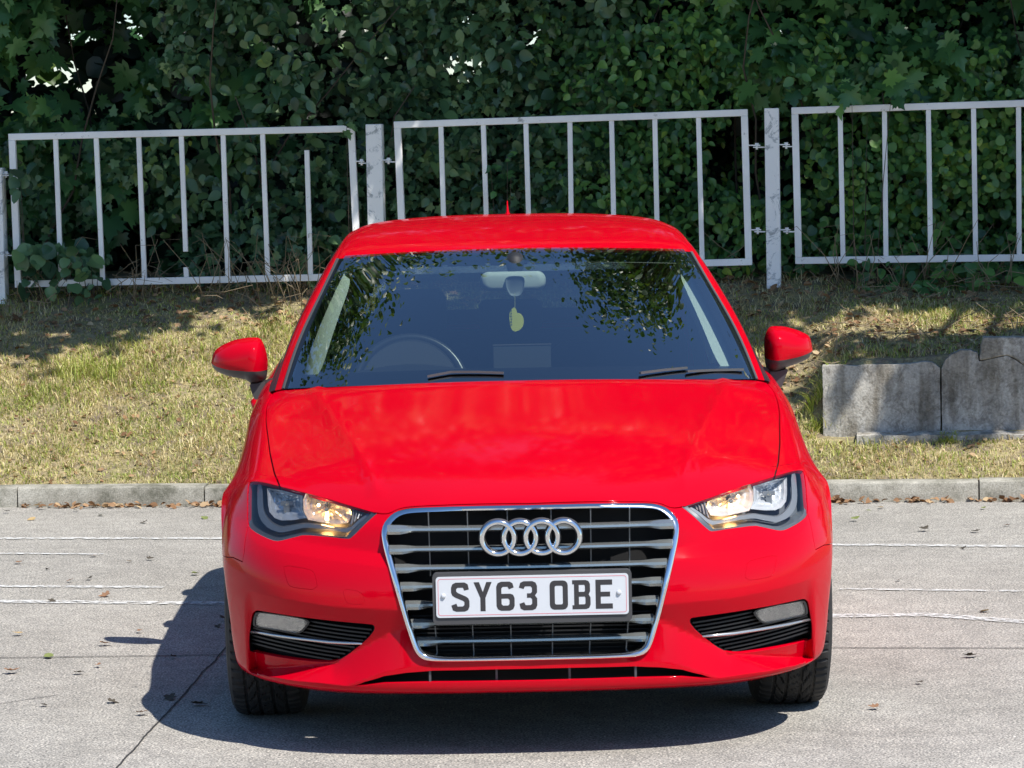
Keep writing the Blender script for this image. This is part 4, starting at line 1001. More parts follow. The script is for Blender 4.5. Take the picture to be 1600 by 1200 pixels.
# air freshener hanging from the mirror
fr = empty('air_freshener', tuple(atY(806, 498, 1.84)))
tag(fr, 'yellow heart-shaped air freshener hanging under the rear-view mirror', 'air freshener')
m = M['fresh'] = mat('yellow_card', (.72, .70, .06), .6); n_ = N(m, 'ShaderNodeTexWave', wave_type='RINGS', rings_direction='SPHERICAL'); n_.inputs['Scale'].default_value = 55
tc = N(m, 'ShaderNodeTexCoord'); m.node_tree.links.new(tc.outputs['Object'], n_.inputs['Vector']); r_ = ramp(m, [(.0, (.62, .60, .04)), (.45, (.92, .90, .14))], n_.outputs[0]); base(m, r_.outputs[0])
hp = [(800, 482), (796, 488), (796, 500), (798, 512), (802.5, 518), (808, 517.5), (814, 514), (818, 508), (818.5, 499), (816, 492), (811, 489), (808, 489.5), (807, 484), (804, 480)]
fc0 = atY(806, 498, 1.84); pts = np.array([(atY(u, v, 1.84)-fc0)[[0, 2]] for u, v in smooth_loop(hp, 1)])
slab([pts], -.004, .002, 'freshener_card', M['fresh'], fr)
M['ink'] = mat('printed_pattern', (.10, .11, .04), .6)
mb = MB(); 
for k in range(6): mb.box(-.0185+.0012*(k % 2), -.0125, -.0046, -.0042, .024-.009*k, .029-.009*k)
mb.build('printed_pattern', M['ink'], fr)
mb = MB(); a = atY(804.5, 481, 1.84)-fc0; b = atY(804.5, 458, 1.84)-fc0; mb.tube([a, b], .001, 6); mb.build('string', mat('string', (.5, .5, .2), .7), fr)
# @@ENV@@
# ================================================================== GROUND
KE = np.array([1, -.135]); KE /= np.linalg.norm(KE); KN = np.array([-KE[1], KE[0]]); K0 = np.array([0, 6.50])
def kp(a, w): return K0+KE*a+KN*w                                 # along / behind the kerb line
def kinv(x, y): d = np.stack([np.asarray(x)-K0[0], np.asarray(y)-K0[1]], -1); return d@KE, d@KN
def sstep(t): t = np.clip(t, 0, 1); return t*t*(3-2*t)
def vnoise(x, y, seed=0):                                         # cheap smooth noise
    r = np.random.default_rng(seed); s = 0
    for k in range(6):
        a = r.uniform(0, 6.28); f = r.uniform(.6, 1.6); s = s+np.sin((x*math.cos(a)+y*math.sin(a))*f+r.uniform(0, 6.28))
    return s/6
WALL_A, WALL_W = 1.455, .60
def bank(a, w):
    a, w = np.asarray(a, float), np.asarray(w, float)
    L = np.where(w < 2.15, .085+.41*(w-.12), .085+.41*2.03+.10*np.minimum(w-2.15,.8))
    Rr = np.where(w < WALL_W+.05, .09+.36*(w-.12), np.where(w < 2.15, .60+.185*(w-WALL_W), .60+.185*(2.15-WALL_W)+.10*np.minimum(w-2.15,.8)))
    k = sstep((a-(WALL_A-.14))/.28)
    return L*(1-k)+Rr*k+.018*vnoise(a*5, w*5, 3)*sstep((w-.2)/.4)+.01*vnoise(a*14, w*14, 4)*sstep((w-.15)/.3)

# tarmac
m = M['tarmac'] = mat('pale_tarmac', (.25, .24, .225), .85, spec=.3)
nA = noise(m, 1.1, 5, .6); nB = noise(m, 150, 3, .7); nC = noise(m, 9, 5, .65)
v1 = N(m, 'ShaderNodeTexVoronoi'); v1.inputs['Scale'].default_value = 115; tc = N(m, 'ShaderNodeTexCoord'); m.node_tree.links.new(tc.outputs['Object'], v1.inputs['Vector'])
rA = ramp(m, [(.3, (.235, .224, .203)), (.7, (.315, .301, .275))], nA.outputs[0]); rB = ramp(m, [(.38, (.22, .22, .23)), (.5, (1, 1, 1)), (.62, (2.3, 2.25, 2.15))], nB.outputs[0])
rV = ramp(m, [(0, (.45, .45, .46)), (.35, (1, 1, 1)), (.8, (1.35, 1.33, 1.28)), (1, (1.9, 1.85, 1.8))], v1.outputs['Color'])
rC = ramp(m, [(.35, (.88, .88, .88)), (.65, (1.1, 1.1, 1.1))], nC.outputs[0])
c = mixc(m, rA.outputs[0], rB.outputs[0], .75, 'MULTIPLY'); c = mixc(m, c, rV.outputs[0], .6, 'MULTIPLY'); c = mixc(m, c, rC.outputs[0], 1., 'MULTIPLY'); base(m, c)
bump(m, nB.outputs[0], .35, .004)
g = mesh_obj('car_park', [(-60, -70, 0), (60, -70, 0), (60, 40, 0), (-60, 40, 0)], [(0, 1, 2, 3)], M['tarmac']); tag(g, kind='structure')
# worn markings and joints
m = M['line'] = mat('worn_white_paint', (.62, .62, .60), .7)
nd, lk = nodes(m); nW = noise(m, 26, 6, .75); rW = ramp(m, [(.42, (0, 0, 0)), (.56, (1, 1, 1))], nW.outputs[0]); lk.new(rW.outputs[0], nd['Principled BSDF'].inputs['Alpha'])
def ribbon(name, pts, w, matr, z=.004, wob=.0, kind='structure', step=.04, seed=1):
    P = densify(pts, step); r = np.random.default_rng(seed); T = np.gradient(P, axis=0); T /= np.linalg.norm(T, axis=1)[:, None]; L = np.stack([-T[:, 1], T[:, 0]], 1)
    off = np.cumsum(r.normal(0, wob, len(P))); off -= np.linspace(off[0], off[-1], len(P)); ww = w*(1+.12*r.uniform(-1, 1, len(P)))
    V = [(*(p+l*(o+q/2)), z) for p, l, o, q in zip(P, L, off, ww)]+[(*(p+l*(o-q/2)), z) for p, l, o, q in zip(P, L, off, ww)]; n = len(P)
    o = mesh_obj(name, V, [(i, n+i, n+i+1, i+1) for i in range(n-1)], matr); tag(o, kind=kind); return o
for k, (pts, w) in enumerate([([(-3.2, 5.69), (-1.2, 5.335), (-.9, 5.25)], .075), ([(.9, 4.76), (1.32, 4.665), (3.1, 4.22)], .085), ([(-3.0, 3.66), (-1.9, 3.44), (-.9, 3.22)], .10), ([(.8, 2.66), (1.1, 2.60), (1.42, 2.585), (1.75, 2.35), (3.0, 2.02)], .10),
                                ([(-2.6, 4.02), (-1.95, 3.88), (-1.35, 3.76)], .075), ([(-2.4, 5.02), (-1.7, 4.86)], .05), ([(1.2, 3.3), (2.2, 3.05)], .05)]):
    ribbon('road_marking', pts, w*.8, M['line'], .004, .00012, seed=k)
M['joint'] = mat('joint_sealant', (.035, .033, .032), .8)
ribbon('pavement_joint', [(-4, 2.15), (-1.739, 2.051), (-1.035, 2.022), (1.015, 1.887), (1.63, 1.786), (4, 1.5)], .009, M['joint'], .0035, .0012, step=.03, seed=5)
ribbon('pavement_joint', [(-1.21, -1.4), (-1.124, .007), (-1.045, 1.3), (-1.01, 2.02), (-.93, 3.6)], .0055, M['joint'], .003, .0012, step=.03, seed=6)
ribbon('pavement_joint', [(-2.2, .9), (-1.7, 1.02), (-1.45, 1.25)], .005, M['joint'], .003, .002, step=.03, seed=8)

# kerb stones
m = M['kerb'] = mat('kerb_concrete', (.24, .23, .20), .9); n1 = noise(m, 7, 6, .7); n2 = noise(m, 160, 2); r1_ = ramp(m, [(.36, (.15, .145, .11)), (.5, (.30, .285, .235)), (.66, (.42, .40, .34))], n1.outputs[0]); r2_ = ramp(m, [(.3, (.6, .6, .6)), (.7, (1.3, 1.3, 1.3))], n2.outputs[0])
base(m, mixc(m, r1_.outputs[0], r2_.outputs[0], .8, 'MULTIPLY')); bump(m, n2.outputs[0], .4, .004)
a0 = -5.96-.905*8
while a0 < 12.5:
    L = .905; mb = MB(); prof = [(0, -.05), (.0, .075), (.004, .088), (.018, .094), (.12, .096), (.125, -.05)]; V = []; js = np.random.default_rng(abs(int(a0*10))+99)
    dz = js.uniform(-.003, .003); dw = js.uniform(-.003, .003); xs_ = np.linspace(a0+.003, a0+L-.004, 9)
    for a in xs_:
        for w, z in prof: q = kp(a, w+dw); V.append((q[0], q[1], z+dz+(js.uniform(-.0012, .0012) if z > 0 else 0)))
    mb.add(V, [(i*6+j, (i+1)*6+j, (i+1)*6+j+1, i*6+j+1) for i in range(8) for j in range(5)]+[tuple(range(6)), tuple(48+j for j in range(6))[::-1]])
    o = mb.build('kerb', M['kerb'], None, auto=40); tag(o, kind='structure'); a0 += L

# bank
m = M['bank'] = mat('dry_turf', (.2, .17, .1), .95); n1 = noise(m, 2.2, 5, .65); n2 = noise(m, 45, 4, .7); n3 = noise(m, 12, 4, .7)
ra = ramp(m, [(.35, (.22, .23, .08)), (.5, (.35, .31, .16)), (.68, (.46, .39, .22))], n1.outputs[0]); rb = ramp(m, [(.3, (.45, .42, .40)), (.6, (1.1, 1.05, 1)), (.8, (1.5, 1.4, 1.2))], n2.outputs[0])
rc = ramp(m, [(.42, (0, 0, 0)), (.62, (1, 1, 1))], n3.outputs[0]); c = mixc(m, ra.outputs[0], (.22, .18, .13), rc.outputs[0]); c = mixc(m, c, rb.outputs[0], .9, 'MULTIPLY'); base(m, c); bump(m, n2.outputs[0], .8, .02)
aa = np.unique(np.concatenate([np.arange(-14, 14.1, .5), np.arange(-3.6, 3.8, .045)])); ww = np.unique(np.concatenate([np.arange(.12, 2.6, .04), np.arange(2.6, 12, .5)]))
A_, W_ = np.meshgrid(aa, ww, indexing='ij'); H_ = bank(A_, W_); H_[:, 0] = .086; XY = K0+A_[..., None]*KE+W_[..., None]*KN
V = np.concatenate([XY, H_[..., None]], -1).reshape(-1, 3); n = len(ww); I = (np.arange(len(aa)-1)[:, None]*n+np.arange(n-1)).ravel()
bk = big_mesh('grass_bank', V, np.stack([I, I+n, I+n+1, I+1], 1), M['bank']); bk.data.polygons.foreach_set('use_smooth', [True]*len(bk.data.polygons)); tag(bk, kind='structure')

# retaining wall
m = M['concrete'] = mat('weathered_concrete', (.25, .235, .20), .9); n1 = noise(m, 5, 7, .7, dist=.4); n2 = noise(m, 90, 3, .6); n3 = noise(m, 16, 6, .75, dist=1.2)
ra = ramp(m, [(.32, (.27, .26, .235)), (.5, (.42, .40, .355)), (.7, (.55, .52, .45))], n1.outputs[0]); rb = ramp(m, [(.3, (.7, .7, .7)), (.7, (1.2, 1.2, 1.2))], n2.outputs[0]); rc = ramp(m, [(.50, (1, 1, 1)), (.60, (.58, .56, .53))], n3.outputs[0])
c = mixc(m, ra.outputs[0], rb.outputs[0], 1., 'MULTIPLY'); c = mixc(m, c, rc.outputs[0], .8, 'MULTIPLY')
mp_ = N(m, 'ShaderNodeMapping'); mp_.inputs['Scale'].default_value = (9, 9, 1.6); tc_ = N(m, 'ShaderNodeTexCoord'); n5 = N(m, 'ShaderNodeTexNoise'); n5.inputs['Scale'].default_value = 1.6; n5.inputs['Detail'].default_value = 6
m.node_tree.links.new(tc_.outputs['Object'], mp_.inputs[0]); m.node_tree.links.new(mp_.outputs[0], n5.inputs['Vector']); r5 = ramp(m, [(.46, (1, 1, 1)), (.62, (.50, .47, .42))], n5.outputs[0]); c = mixc(m, c, r5.outputs[0], .9, 'MULTIPLY')
base(m, c); bump(m, n2.outputs[0], .5, .006)
wall = empty('retaining_wall', (*kp(2.4, WALL_W), .2)); tag(wall, 'low stained grey concrete retaining wall with cracked blocks set into the bank', 'wall')
def wpx(pts):                                                     # zoomed photo outline to (a, z) on the wall's face
    o = []
    for x, y in pts:
        u, v = x/3.1575+1200, y/3.1575+480
        d = ray(u, v); nn = np.array([KN[0], KN[1], 0]); p0 = np.array([*kp(0, WALL_W), 0]); t = ((p0-CO)@nn)/(d@nn); P = CO+d*t; a, w = kinv(P[0], P[1]); o.append((float(a), float(P[2])))
    return o
def wall_piece(name, pts, w0, w1, par=wall):
    L = densify(pts, .025, True); r = np.random.default_rng(len(pts)); L = L+r.normal(0, .0008, L.shape); Vf, Tf = fill2d([L]); n = len(Vf); cc = Vf.mean(0); V = []
    for w, k in ((w0+.007, .992), (w0, 1.0), (w1, 1.0)):
        for p in Vf:
            q = cc+(p-cc)*1.0; s_ = .004 if k < 1 else 0
            pp = kp(q[0]*1., w if k == 1 else w0); V.append((pp[0], pp[1], q[1]))
    V = []; Fc = []
    for w in (w0, w1):
        for p in Vf: q = kp(p[0], w); V.append((q[0], q[1], p[1]))
    es = {(t[i], t[(i+1) % 3]) for t in Tf for i in range(3)}
    Fc = [tuple(t) for t in Tf]+[tuple(i+n for i in t[::-1]) for t in Tf]+[(a, a+n, b+n, b) for a, b in es if (b, a) not in es]
    o = mesh_obj(name, V, Fc, M['concrete'], None, auto=35); o.parent = par; o.matrix_parent_inverse = Matrix.Translation(-par.location)
    bv = o.modifiers.new('edge', 'BEVEL'); bv.width = .006; bv.segments = 2; bv.limit_method = 'ANGLE'; bv.angle_limit = math.radians(60); return o
zb = .16
b1 = wpx([(268, 290), (345, 284), (440, 290), (520, 283), (620, 283), (700, 279), (765, 268), (810, 272), (848, 300)]); wall_piece('wall_block', b1+[(b1[-1][0], zb), (b1[0][0], zb)], WALL_W, WALL_W+.11)
b2 = wpx([(856, 300), (875, 262), (905, 232), (950, 214), (1000, 212), (1034, 225), (1040, 268), (1100, 256), (1180, 241), (1225, 262), (1263, 290)]); b2.append((b2[-1][0]+1.2, b2[-1][1]-.02)); wall_piece('wall_block', b2+[(b2[-1][0], zb), (b2[0][0], zb)], WALL_W+.004, WALL_W+.11)
b3 = wpx([(1044, 264), (1050, 190), (1062, 150), (1263, 147)]); b3.append((b3[-1][0]+1.2, b3[-1][1]+.01)); b4 = wpx([(1263, 286), (1225, 258), (1180, 237)]); wall_piece('wall_block', b3+[(b3[-1][0], b4[0][1]-.015)]+b4, WALL_W+.002, WALL_W+.11)
L = []
mb = MB(); V = []
for a in np.linspace(1.62, 4.0, 30):
    for w, z in ((WALL_W-.10, .18), (WALL_W-.10, .262), (WALL_W-.002, .274), (WALL_W-.002, .18)): q = kp(a, w+.008*math.sin(a*9)); V.append((q[0], q[1], z+.003*math.sin(a*23)))
mb.add(V, [(i*4+j, (i+1)*4+j, (i+1)*4+(j+1) % 4, i*4+(j+1) % 4) for i in range(29) for j in range(4)]+[(0, 1, 2, 3)]); o = mb.build('wall_footing', M['concrete'], None, auto=30); o.parent = wall; o.matrix_parent_inverse = Matrix.Translation(-wall.location)

# ================================================================== FENCE
m = M['fence'] = mat('white_fence_paint', (.90, .89, .87), .5); n1 = noise(m, 14, 6, .75); r = ramp(m, [(.62, (.90, .89, .87)), (.70, (.42, .42, .41)), (.78, (.20, .17, .14))], n1.outputs[0]); n2 = noise(m, 2.5, 3); r2 = ramp(m, [(.3, (.85, .85, .86)), (.7, (1.05, 1.05, 1.05))], n2.outputs[0]); base(m, mixc(m, r.outputs[0], r2.outputs[0], 1., 'MULTIPLY'))
m = M['post'] = mat('white_post_flaking', (.88, .87, .85), .6); n1 = noise(m, 9, 7, .8, dist=.8); r = ramp(m, [(.53, (.88, .87, .85)), (.58, (.50, .52, .53)), (.66, (.30, .31, .30))], n1.outputs[0]); base(m, r.outputs[0]); bump(m, n1.outputs[0], .3, .004)
FA, FB = np.array([-2.55, 8.95]), np.array([2.75, 8.29]); FD = (FB-FA)/np.linalg.norm(FB-FA); FN = np.array([-FD[1], FD[0]])
def fpt(u, v, off=0.):                                            # point on the fence plane seen at a photo position
    d = ray(u, v); nn = np.array([*FN, 0]); p0 = np.array([*(FA+FN*off), 0]); t = ((p0-CO)@nn)/(d@nn); return CO+d*t
fence = empty('metal_fence', (*FA, .9)); tag(fence, 'long white painted metal guard fence running along the top of the bank', 'fence')
def fb(o): o.parent = fence; o.matrix_parent_inverse = Matrix.Translation(-fence.location); return o
nrm = np.array([*FN, 0])
def bar(name, p, q, w, d, par, matr=None):
    mb = MB(); r = np.random.default_rng(int(abs(p[0])*997) % 9973); k = 6; pts = [p+(q-p)*i/k for i in range(k+1)]
    mb.beam(p, q, w, d, nrm); o = mb.build(name, matr or M['fence'], None, auto=30); o.parent = par; o.matrix_parent_inverse = Matrix.Translation(-fence.location) if par is fence else Matrix.Identity(4)
    bv = o.modifiers.new('edge', 'BEVEL'); bv.width = .003; bv.segments = 2; return o
def panel(TL, TR, BR, BL, bars, broken={}):
    P = [fpt(*q) for q in (TL, TR, BR, BL)]; w = .036
    dn = (P[3]-P[0])/np.linalg.norm(P[3]-P[0]); rt = (P[1]-P[0])/np.linalg.norm(P[1]-P[0])
    top = bar('fence_panel', P[0]-rt*w/2, P[1]+rt*w/2, w, .03, fence)
    par = top
    def sub(nm, a, b, w_, d_):
        mb = MB(); mb.beam(a, b, w_, d_, nrm); o = mb.build(nm, M['fence'], None, auto=30); o.parent = par; bv = o.modifiers.new('edge', 'BEVEL'); bv.width = .0025; bv.segments = 2; o.matrix_parent_inverse = Matrix.Translation(-fence.location) @ Matrix.Identity(4); o.matrix_parent_inverse = Matrix.Identity(4); return o
    sub('panel_rail', P[3]-rt*w/2, P[2]+rt*w/2, w, .03); sub('panel_upright', P[0]+dn*w/2, P[3]-dn*w/2, w, .03); sub('panel_upright', P[1]+dn*w/2, P[2]-dn*w/2, w, .03)
    for ut, ub in bars:
        k = (ut-TL[0])/(TR[0]-TL[0]); kb = (ub-BL[0])/(BR[0]-BL[0]); a, b = P[0]+(P[1]-P[0])*k+dn*w/2, P[3]+(P[2]-P[3])*kb-dn*w/2
        br = broken.get(ut)
        rr2 = np.random.default_rng(int(abs(ut))); j = rr2.normal(0, .0025, 2)
        for s0, s1 in (br or [(0, 1)]): sub('fence_bar', a+(b-a)*s0+rt*j[0], a+(b-a)*s1+rt*j[1], .026, .018)
    return top
panel((19, 214), (549, 201), (560, 432), (29, 444), [(88, 97), (152, 162), (219, 228), (285, 293), (350, 357), (412, 420), (480, 487)], {285: [(0, .82), (.93, 1)], 480: [(.12, 1)]})
panel((621, 195), (1163, 176), (1170, 409), (631, 424), [(690, 697), (756, 764), (824, 831), (891, 896), (957, 963), (1023, 1029), (1092, 1098)])
panel((1242, 173), (1800, 155), (1800, 400), (1248, 407), [(1313, 1318), (1382, 1386), (1452, 1455), (1522, 1525), (1593, 1594), (1664, 1665), (1735, 1736)])
panel((1832, 153), (2380, 138), (2380, 396), (1836, 400), [(1902, 1905), (1970, 1972), (2040, 2041), (2110, 2110), (2180, 2180), (2250, 2250), (2315, 2315)])
panel((-620, 232), (-22, 216), (-14, 446), (-610, 462), [(-550, -543), (-480, -473), (-410, -403), (-340, -333), (-270, -262), (-200, -192), (-130, -122), (-70, -62)])
for (u0, u1, vt, vb) in ((572.5, 598, 194, 470), (1194.5, 1217, 169, 458), (-19, 6, 262, 470), (1805, 1828, 150, 450)):
    a, b = fpt((u0+u1)/2, vt), fpt((u0+u1)/2+1, vb); w = (u1-u0)/5200*17.4; c = (a+b)/2; p0 = np.array([a[0], a[1], a[2]]); p1 = np.array([a[0], a[1], b[2]-.12])
    mb = MB(); mb.beam(p1, p0, w, w, nrm); o = fb(mb.build('fence_post', M['post'], None, auto=30)); bv = o.modifiers.new('edge', 'BEVEL'); bv.width = .004; bv.segments = 2
for (u0, u1, v) in ((556, 574, 252), (597, 617, 250), (1170, 1195, 227), (1216, 1241, 226), (1172, 1196, 359), (1217, 1242, 359), (0, 18, 271), (0, 20, 396)):
    a, b = fpt(u0, v), fpt(u1, v); mb = MB(); m_ = (a+b)/2; e = (b-a)*.22
    mb.beam(a, m_+e, .03, .006, (0, 0, 1)); mb.beam(m_-e+np.array([0, 0, -.010]), b+np.array([0, 0, -.010]), .03, .006, (0, 0, 1)); mb.tube([m_+np.array([0, 0, -.022]), m_+np.array([0, 0, .012])], .006, 8); mb.tube([m_+np.array([0, 0, .003]), m_+np.array([0, 0, .012])], .011, 6)
    fb(mb.build('bracket', M['fence'], None))

# ================================================================== PLANTS
def leaf_mat(name, cols, nscale=1.3, transl=.22, rough=.42, spec=.4):
    m = mat(name, cols[1], rough, spec=spec); nd, lk = nodes(m); g = nd.new('ShaderNodeNewGeometry'); n1 = noise(m, nscale, 3, .6)
    ad = nd.new('ShaderNodeMath'); ad.operation = 'MULTIPLY_ADD'; ad.inputs[1].default_value = .42; lk.new(g.outputs['Random Per Island'], ad.inputs[0])
    sb = nd.new('ShaderNodeMath'); sb.operation = 'MULTIPLY'; sb.inputs[1].default_value = .62; lk.new(n1.outputs[0], sb.inputs[0]); lk.new(sb.outputs[0], ad.inputs[2])
    pos = [.22, .42, .60, .76, .90] if len(cols) == 5 else [.22, .44, .62, .80] if len(cols) == 4 else [.2, .5, .8]; st = list(zip(pos, cols)); r = ramp(m, st, ad.outputs[0]); base(m, r.outputs[0])
    if transl:
        t = nd.new('ShaderNodeBsdfTranslucent'); hs = nd.new('ShaderNodeHueSaturation'); hs.inputs['Value'].default_value = 1.5; hs.inputs['Saturation'].default_value = 1.15; lk.new(r.outputs[0], hs.inputs['Color']); lk.new(hs.outputs[0], t.inputs[0])
        mx = nd.new('ShaderNodeMixShader'); mx.inputs[0].default_value = transl; lk.new(nd['Principled BSDF'].outputs[0], mx.inputs[1]); lk.new(t.outputs[0], mx.inputs[2]); lk.new(mx.outputs[0], nd['Material Output'].inputs[0])
    return m
LEAF = {}
def _fan(out, cy, fold=.12, drop=.1):
    o = np.array(out, float); L = np.array([(x, y) for x, y in o]+[(-x, y) for x, y in o[::-1] if x > 1e-6]); V = [(0, cy, -fold*.0)]+[(x, y, fold*abs(x)-drop*(y-.3)**2) for x, y in L]
    n = len(L); return np.array(V), np.array([(0, 1+(i+1) % n, 1+i) for i in range(n)])
LEAF['ovate'] = _fan([(0, 0), (.20, .10), (.33, .32), (.34, .52), (.22, .78), (0, 1.02)], .4, .25, .25)
LEAF['round'] = _fan([(0, .02), (.28, .02), (.46, .25), (.46, .55), (.28, .82), (0, .98)], .4, .22, .2)
LEAF['ivy'] = _fan([(0, .06), (.20, -.04), (.44, .10), (.30, .30), (.50, .52), (.24, .58), (.17, .80), (0, 1.02)], .35, .2, .2)
LEAF['maple'] = _fan([(0, .08), (.16, -.10), (.40, -.14), (.34, .05), (.60, .10), (.46, .24), (.74, .50), (.50, .46), (.46, .60), (.24, .50), (.30, .72), (.16, .78), (0, 1.12)], .3, .15, .35)
LEAF['tuft'] = _fan([(0, 0), (.30, .2), (.42, .5), (.2, .85), (0, 1.0)], .4, .3, .3)
def leaves(name, pos, nrmv, size, kind, matr, parent=None, seed=0, roll=.9, droop=True):
    r = np.random.default_rng(seed); n = len(pos); tv, tt = LEAF[kind]
    nz = nrmv/(np.linalg.norm(nrmv, axis=1)[:, None]+1e-9)
    dirn = np.stack([r.normal(0, roll, n), r.normal(0, .35, n), -np.ones(n)*(.9 if droop else .0)+r.normal(0, .35, n)], 1)
    y = dirn-nz*np.sum(dirn*nz, 1)[:, None]; y /= np.linalg.norm(y, axis=1)[:, None]+1e-9; x = np.cross(y, nz)
    s = (size if np.ndim(size) else np.full(n, size))*r.uniform(.5, 1.3, n)
    asp = r.uniform(.8, 1.15, n)
    V = pos[:, None]+s[:, None, None]*(tv[None, :, 0:1]*x[:, None]*asp[:, None, None]+tv[None, :, 1:2]*y[:, None]+tv[None, :, 2:3]*nz[:, None]*r.uniform(.3, 1.6, n)[:, None, None])
    T = tt[None]+(np.arange(n)*len(tv))[:, None, None]
    return big_mesh(name, V.reshape(-1, 3), T.reshape(-1, 3), matr, parent)
M['ivy'] = leaf_mat('ivy_leaf', [(0.021, 0.052, 0.024), (0.056, 0.125, 0.056), (0.113, 0.208, 0.089), (0.164, 0.272, 0.103), (0.508, 0.543, 0.056)], 1.9, .22, .33, .55)
M['maple'] = leaf_mat('maple_leaf', [(0.021, 0.063, 0.028), (0.051, 0.143, 0.053), (0.093, 0.222, 0.073), (0.149, 0.3, 0.075)], 1.3, .25, .36, .5)
M['bramble'] = leaf_mat('bramble_leaf', [(0.026, 0.075, 0.032), (0.067, 0.172, 0.055), (0.128, 0.272, 0.071), (0.209, 0.372, 0.078), (0.568, 0.601, 0.068)], 2.4, .25, .34, .5)
M['inner'] = leaf_mat('shaded_leaf', [(.004, .009, .006), (.010, .022, .013), (.020, .040, .022)], 1.6, 0)  # leaf colour darkened to stand in for deep shade in the hedge hollows
M['tree'] = leaf_mat('tree_leaf', [(.018, .042, .012), (.035, .075, .018), (.06, .11, .028), (.10, .14, .03)], .8, .3)
M['twig'] = mat('dry_twig', (.26, .20, .125), .85); M['stem'] = mat('woody_stem', (.07, .055, .04), .9)
m = M['bark'] = mat('bark', (.08, .065, .05), .95); n1 = noise(m, 18, 6, .7); r = ramp(m, [(.3, (.035, .03, .025)), (.7, (.13, .11, .085))], n1.outputs[0]); base(m, r.outputs[0]); bump(m, n1.outputs[0], .8, .03)
def fy(x): return FA[1]+(x-FA[0])*FD[1]/FD[0]                     # fence line
def bulge(x, z): return .22*vnoise(x*3.1, z*3.3, 11)+.16*vnoise(x*7, z*7, 12)
def zg(x, y): a, w = kinv(x, y); return bank(a, w)
HOLES = [(-2.35, 2.39, 0.06), (-2.58, 2.17, 0.05), (-2.41, 2.12, 0.04), (-2.03, 1.98, 0.06), (-2.05, 2.45, 0.064), (-1.57, 2.24, 0.04), (-0.12, 2.41, 0.04), (-0.09, 2.12, 0.056), (0.25, 2.3, 0.024), (-0.24, 2.19, 0.024)]                          # openings through the foliage: x, z, radius
def opened(P, grow=0.):
    k = np.zeros(len(P), bool)
    for hx, hz, hr in HOLES: k |= np.hypot(P[:, 0]-hx, P[:, 2]-hz) < hr+grow
    return k
def hedge_points(n, x0, x1, z0, z1, seed, depth=.35, front=.24, hole=.25, clump=1.):
    """clustered leaf positions on a ragged foliage face"""
    r = np.random.default_rng(seed); nc = max(8, int(n/20)); cx = r.uniform(x0, x1, nc); cz = r.uniform(z0, z1, nc); cyd = r.exponential(depth*.6, nc)
    k = r.integers(0, nc, n); x = cx[k]+r.normal(0, .095*clump, n); z = cz[k]+r.normal(0, .095*clump, n); y = fy(x)+front+bulge(x, z)+cyd[k]+r.normal(0, .06, n)+.02
    # darker hollows: push some clumps well back
    hb = vnoise(x*3.2+3, z*3.5, seed+40)+.35*vnoise(x*8, z*8, seed+41); y = y+np.where(hb > hole-.12, .45+r.uniform(0, .5, n), 0); drop = (hb > hole-.02) & (r.uniform(0, 1, n) < .55)
    nr = np.stack([(x-cx[k])*5+r.normal(0, .5, n), -np.ones(n)*.95+r.normal(0, .25, n), (z-cz[k])*5+.55+r.normal(0, .5, n)], 1)
    ok = (z > zg(x, y)+.02) & ~drop
    ok &= ~opened(np.stack([x, y, z], 1)) | (r.uniform(0, 1, n) < .12)
    return np.stack([x, y, z], 1)[ok], nr[ok]
def stems(parent, x0, x1, n, seed, h=1.4, name='stem'):
    r = np.random.default_rng(seed)
    mb = MB()
    for _ in range(n):
        x = r.uniform(x0, x1); y = fy(x)+r.uniform(.55, 1.2); z = float(zg(x, y))-.05; P = [np.array([x, y, z])]; d = np.array([r.normal(0, .25), r.normal(-.15, .15), 1.])
        for k in range(6): d = d+np.array([r.normal(0, .18), r.normal(-.02, .1), 0]); P.append(P[-1]+d/np.linalg.norm(d)*h/6)
        mb.tube(P, np.linspace(.009, .003, 7), 5)
    o = mb.build(name, M['stem'], None, smooth=True); o.parent = parent; o.matrix_parent_inverse = Matrix.Translation(-parent.location); return o
def shrub(name, label, cat, x0, x1, group=None):
    xm = (x0+x1)/2; o = empty(name, (xm, float(fy(xm))+.5, float(zg(xm, fy(xm)+.5)))); tag(o, label, cat, group); return o
def fol(par, name, P, nr, size, kind, matr, seed):
    o = leaves(name, P, nr, size, kind, matr, None, seed); o.parent = par; o.matrix_parent_inverse = Matrix.Translation(-par.location); return o
def cat(*ps): return np.concatenate([p[0] for p in ps]), np.concatenate([p[1] for p in ps])
s = shrub('maple_sapling', 'large-leaved dark maple growing behind the left fence panel', 'tree', -3.4, -1.2)
P, nr = cat(hedge_points(1500, -3.4, -1.25, 1.75, 3.0, 21, .4, .30, .15, 1.3), hedge_points(420, -3.3, -1.3, 1.0, 1.9, 22, .5, .42, .2, 1.3)); fol(s, 'foliage', P, nr, .125, 'maple', M['maple'], 1); stems(s, -3.2, -1.3, 7, 31, 1.9); MAPLE = s
s = shrub('ivy_hedge', 'dense dark ivy hedge behind the fence and post at centre left', 'hedge', -1.7, .9)
P, nr = cat(hedge_points(8600, -1.75, .55, 1.0, 3.0, 23, .22, .26, .45, .8), hedge_points(900, -3.3, -1.6, 1.0, 1.8, 24, .3, .3, .35, .9)); fol(s, 'foliage', P, nr, .057, 'ivy', M['ivy'], 2)
P, nr = hedge_points(2600, -1.8, .8, 1.2, 3.0, 25, .2, .22, .5, .8); fol(s, 'shoots', P, nr, .070, 'ovate', M['ivy'], 3); stems(s, -1.6, .8, 5, 32, 1.2)
s = shrub('bramble_hedge', 'leafy mid-green bramble hedge seen through the middle fence panel', 'hedge', .3, 1.8)
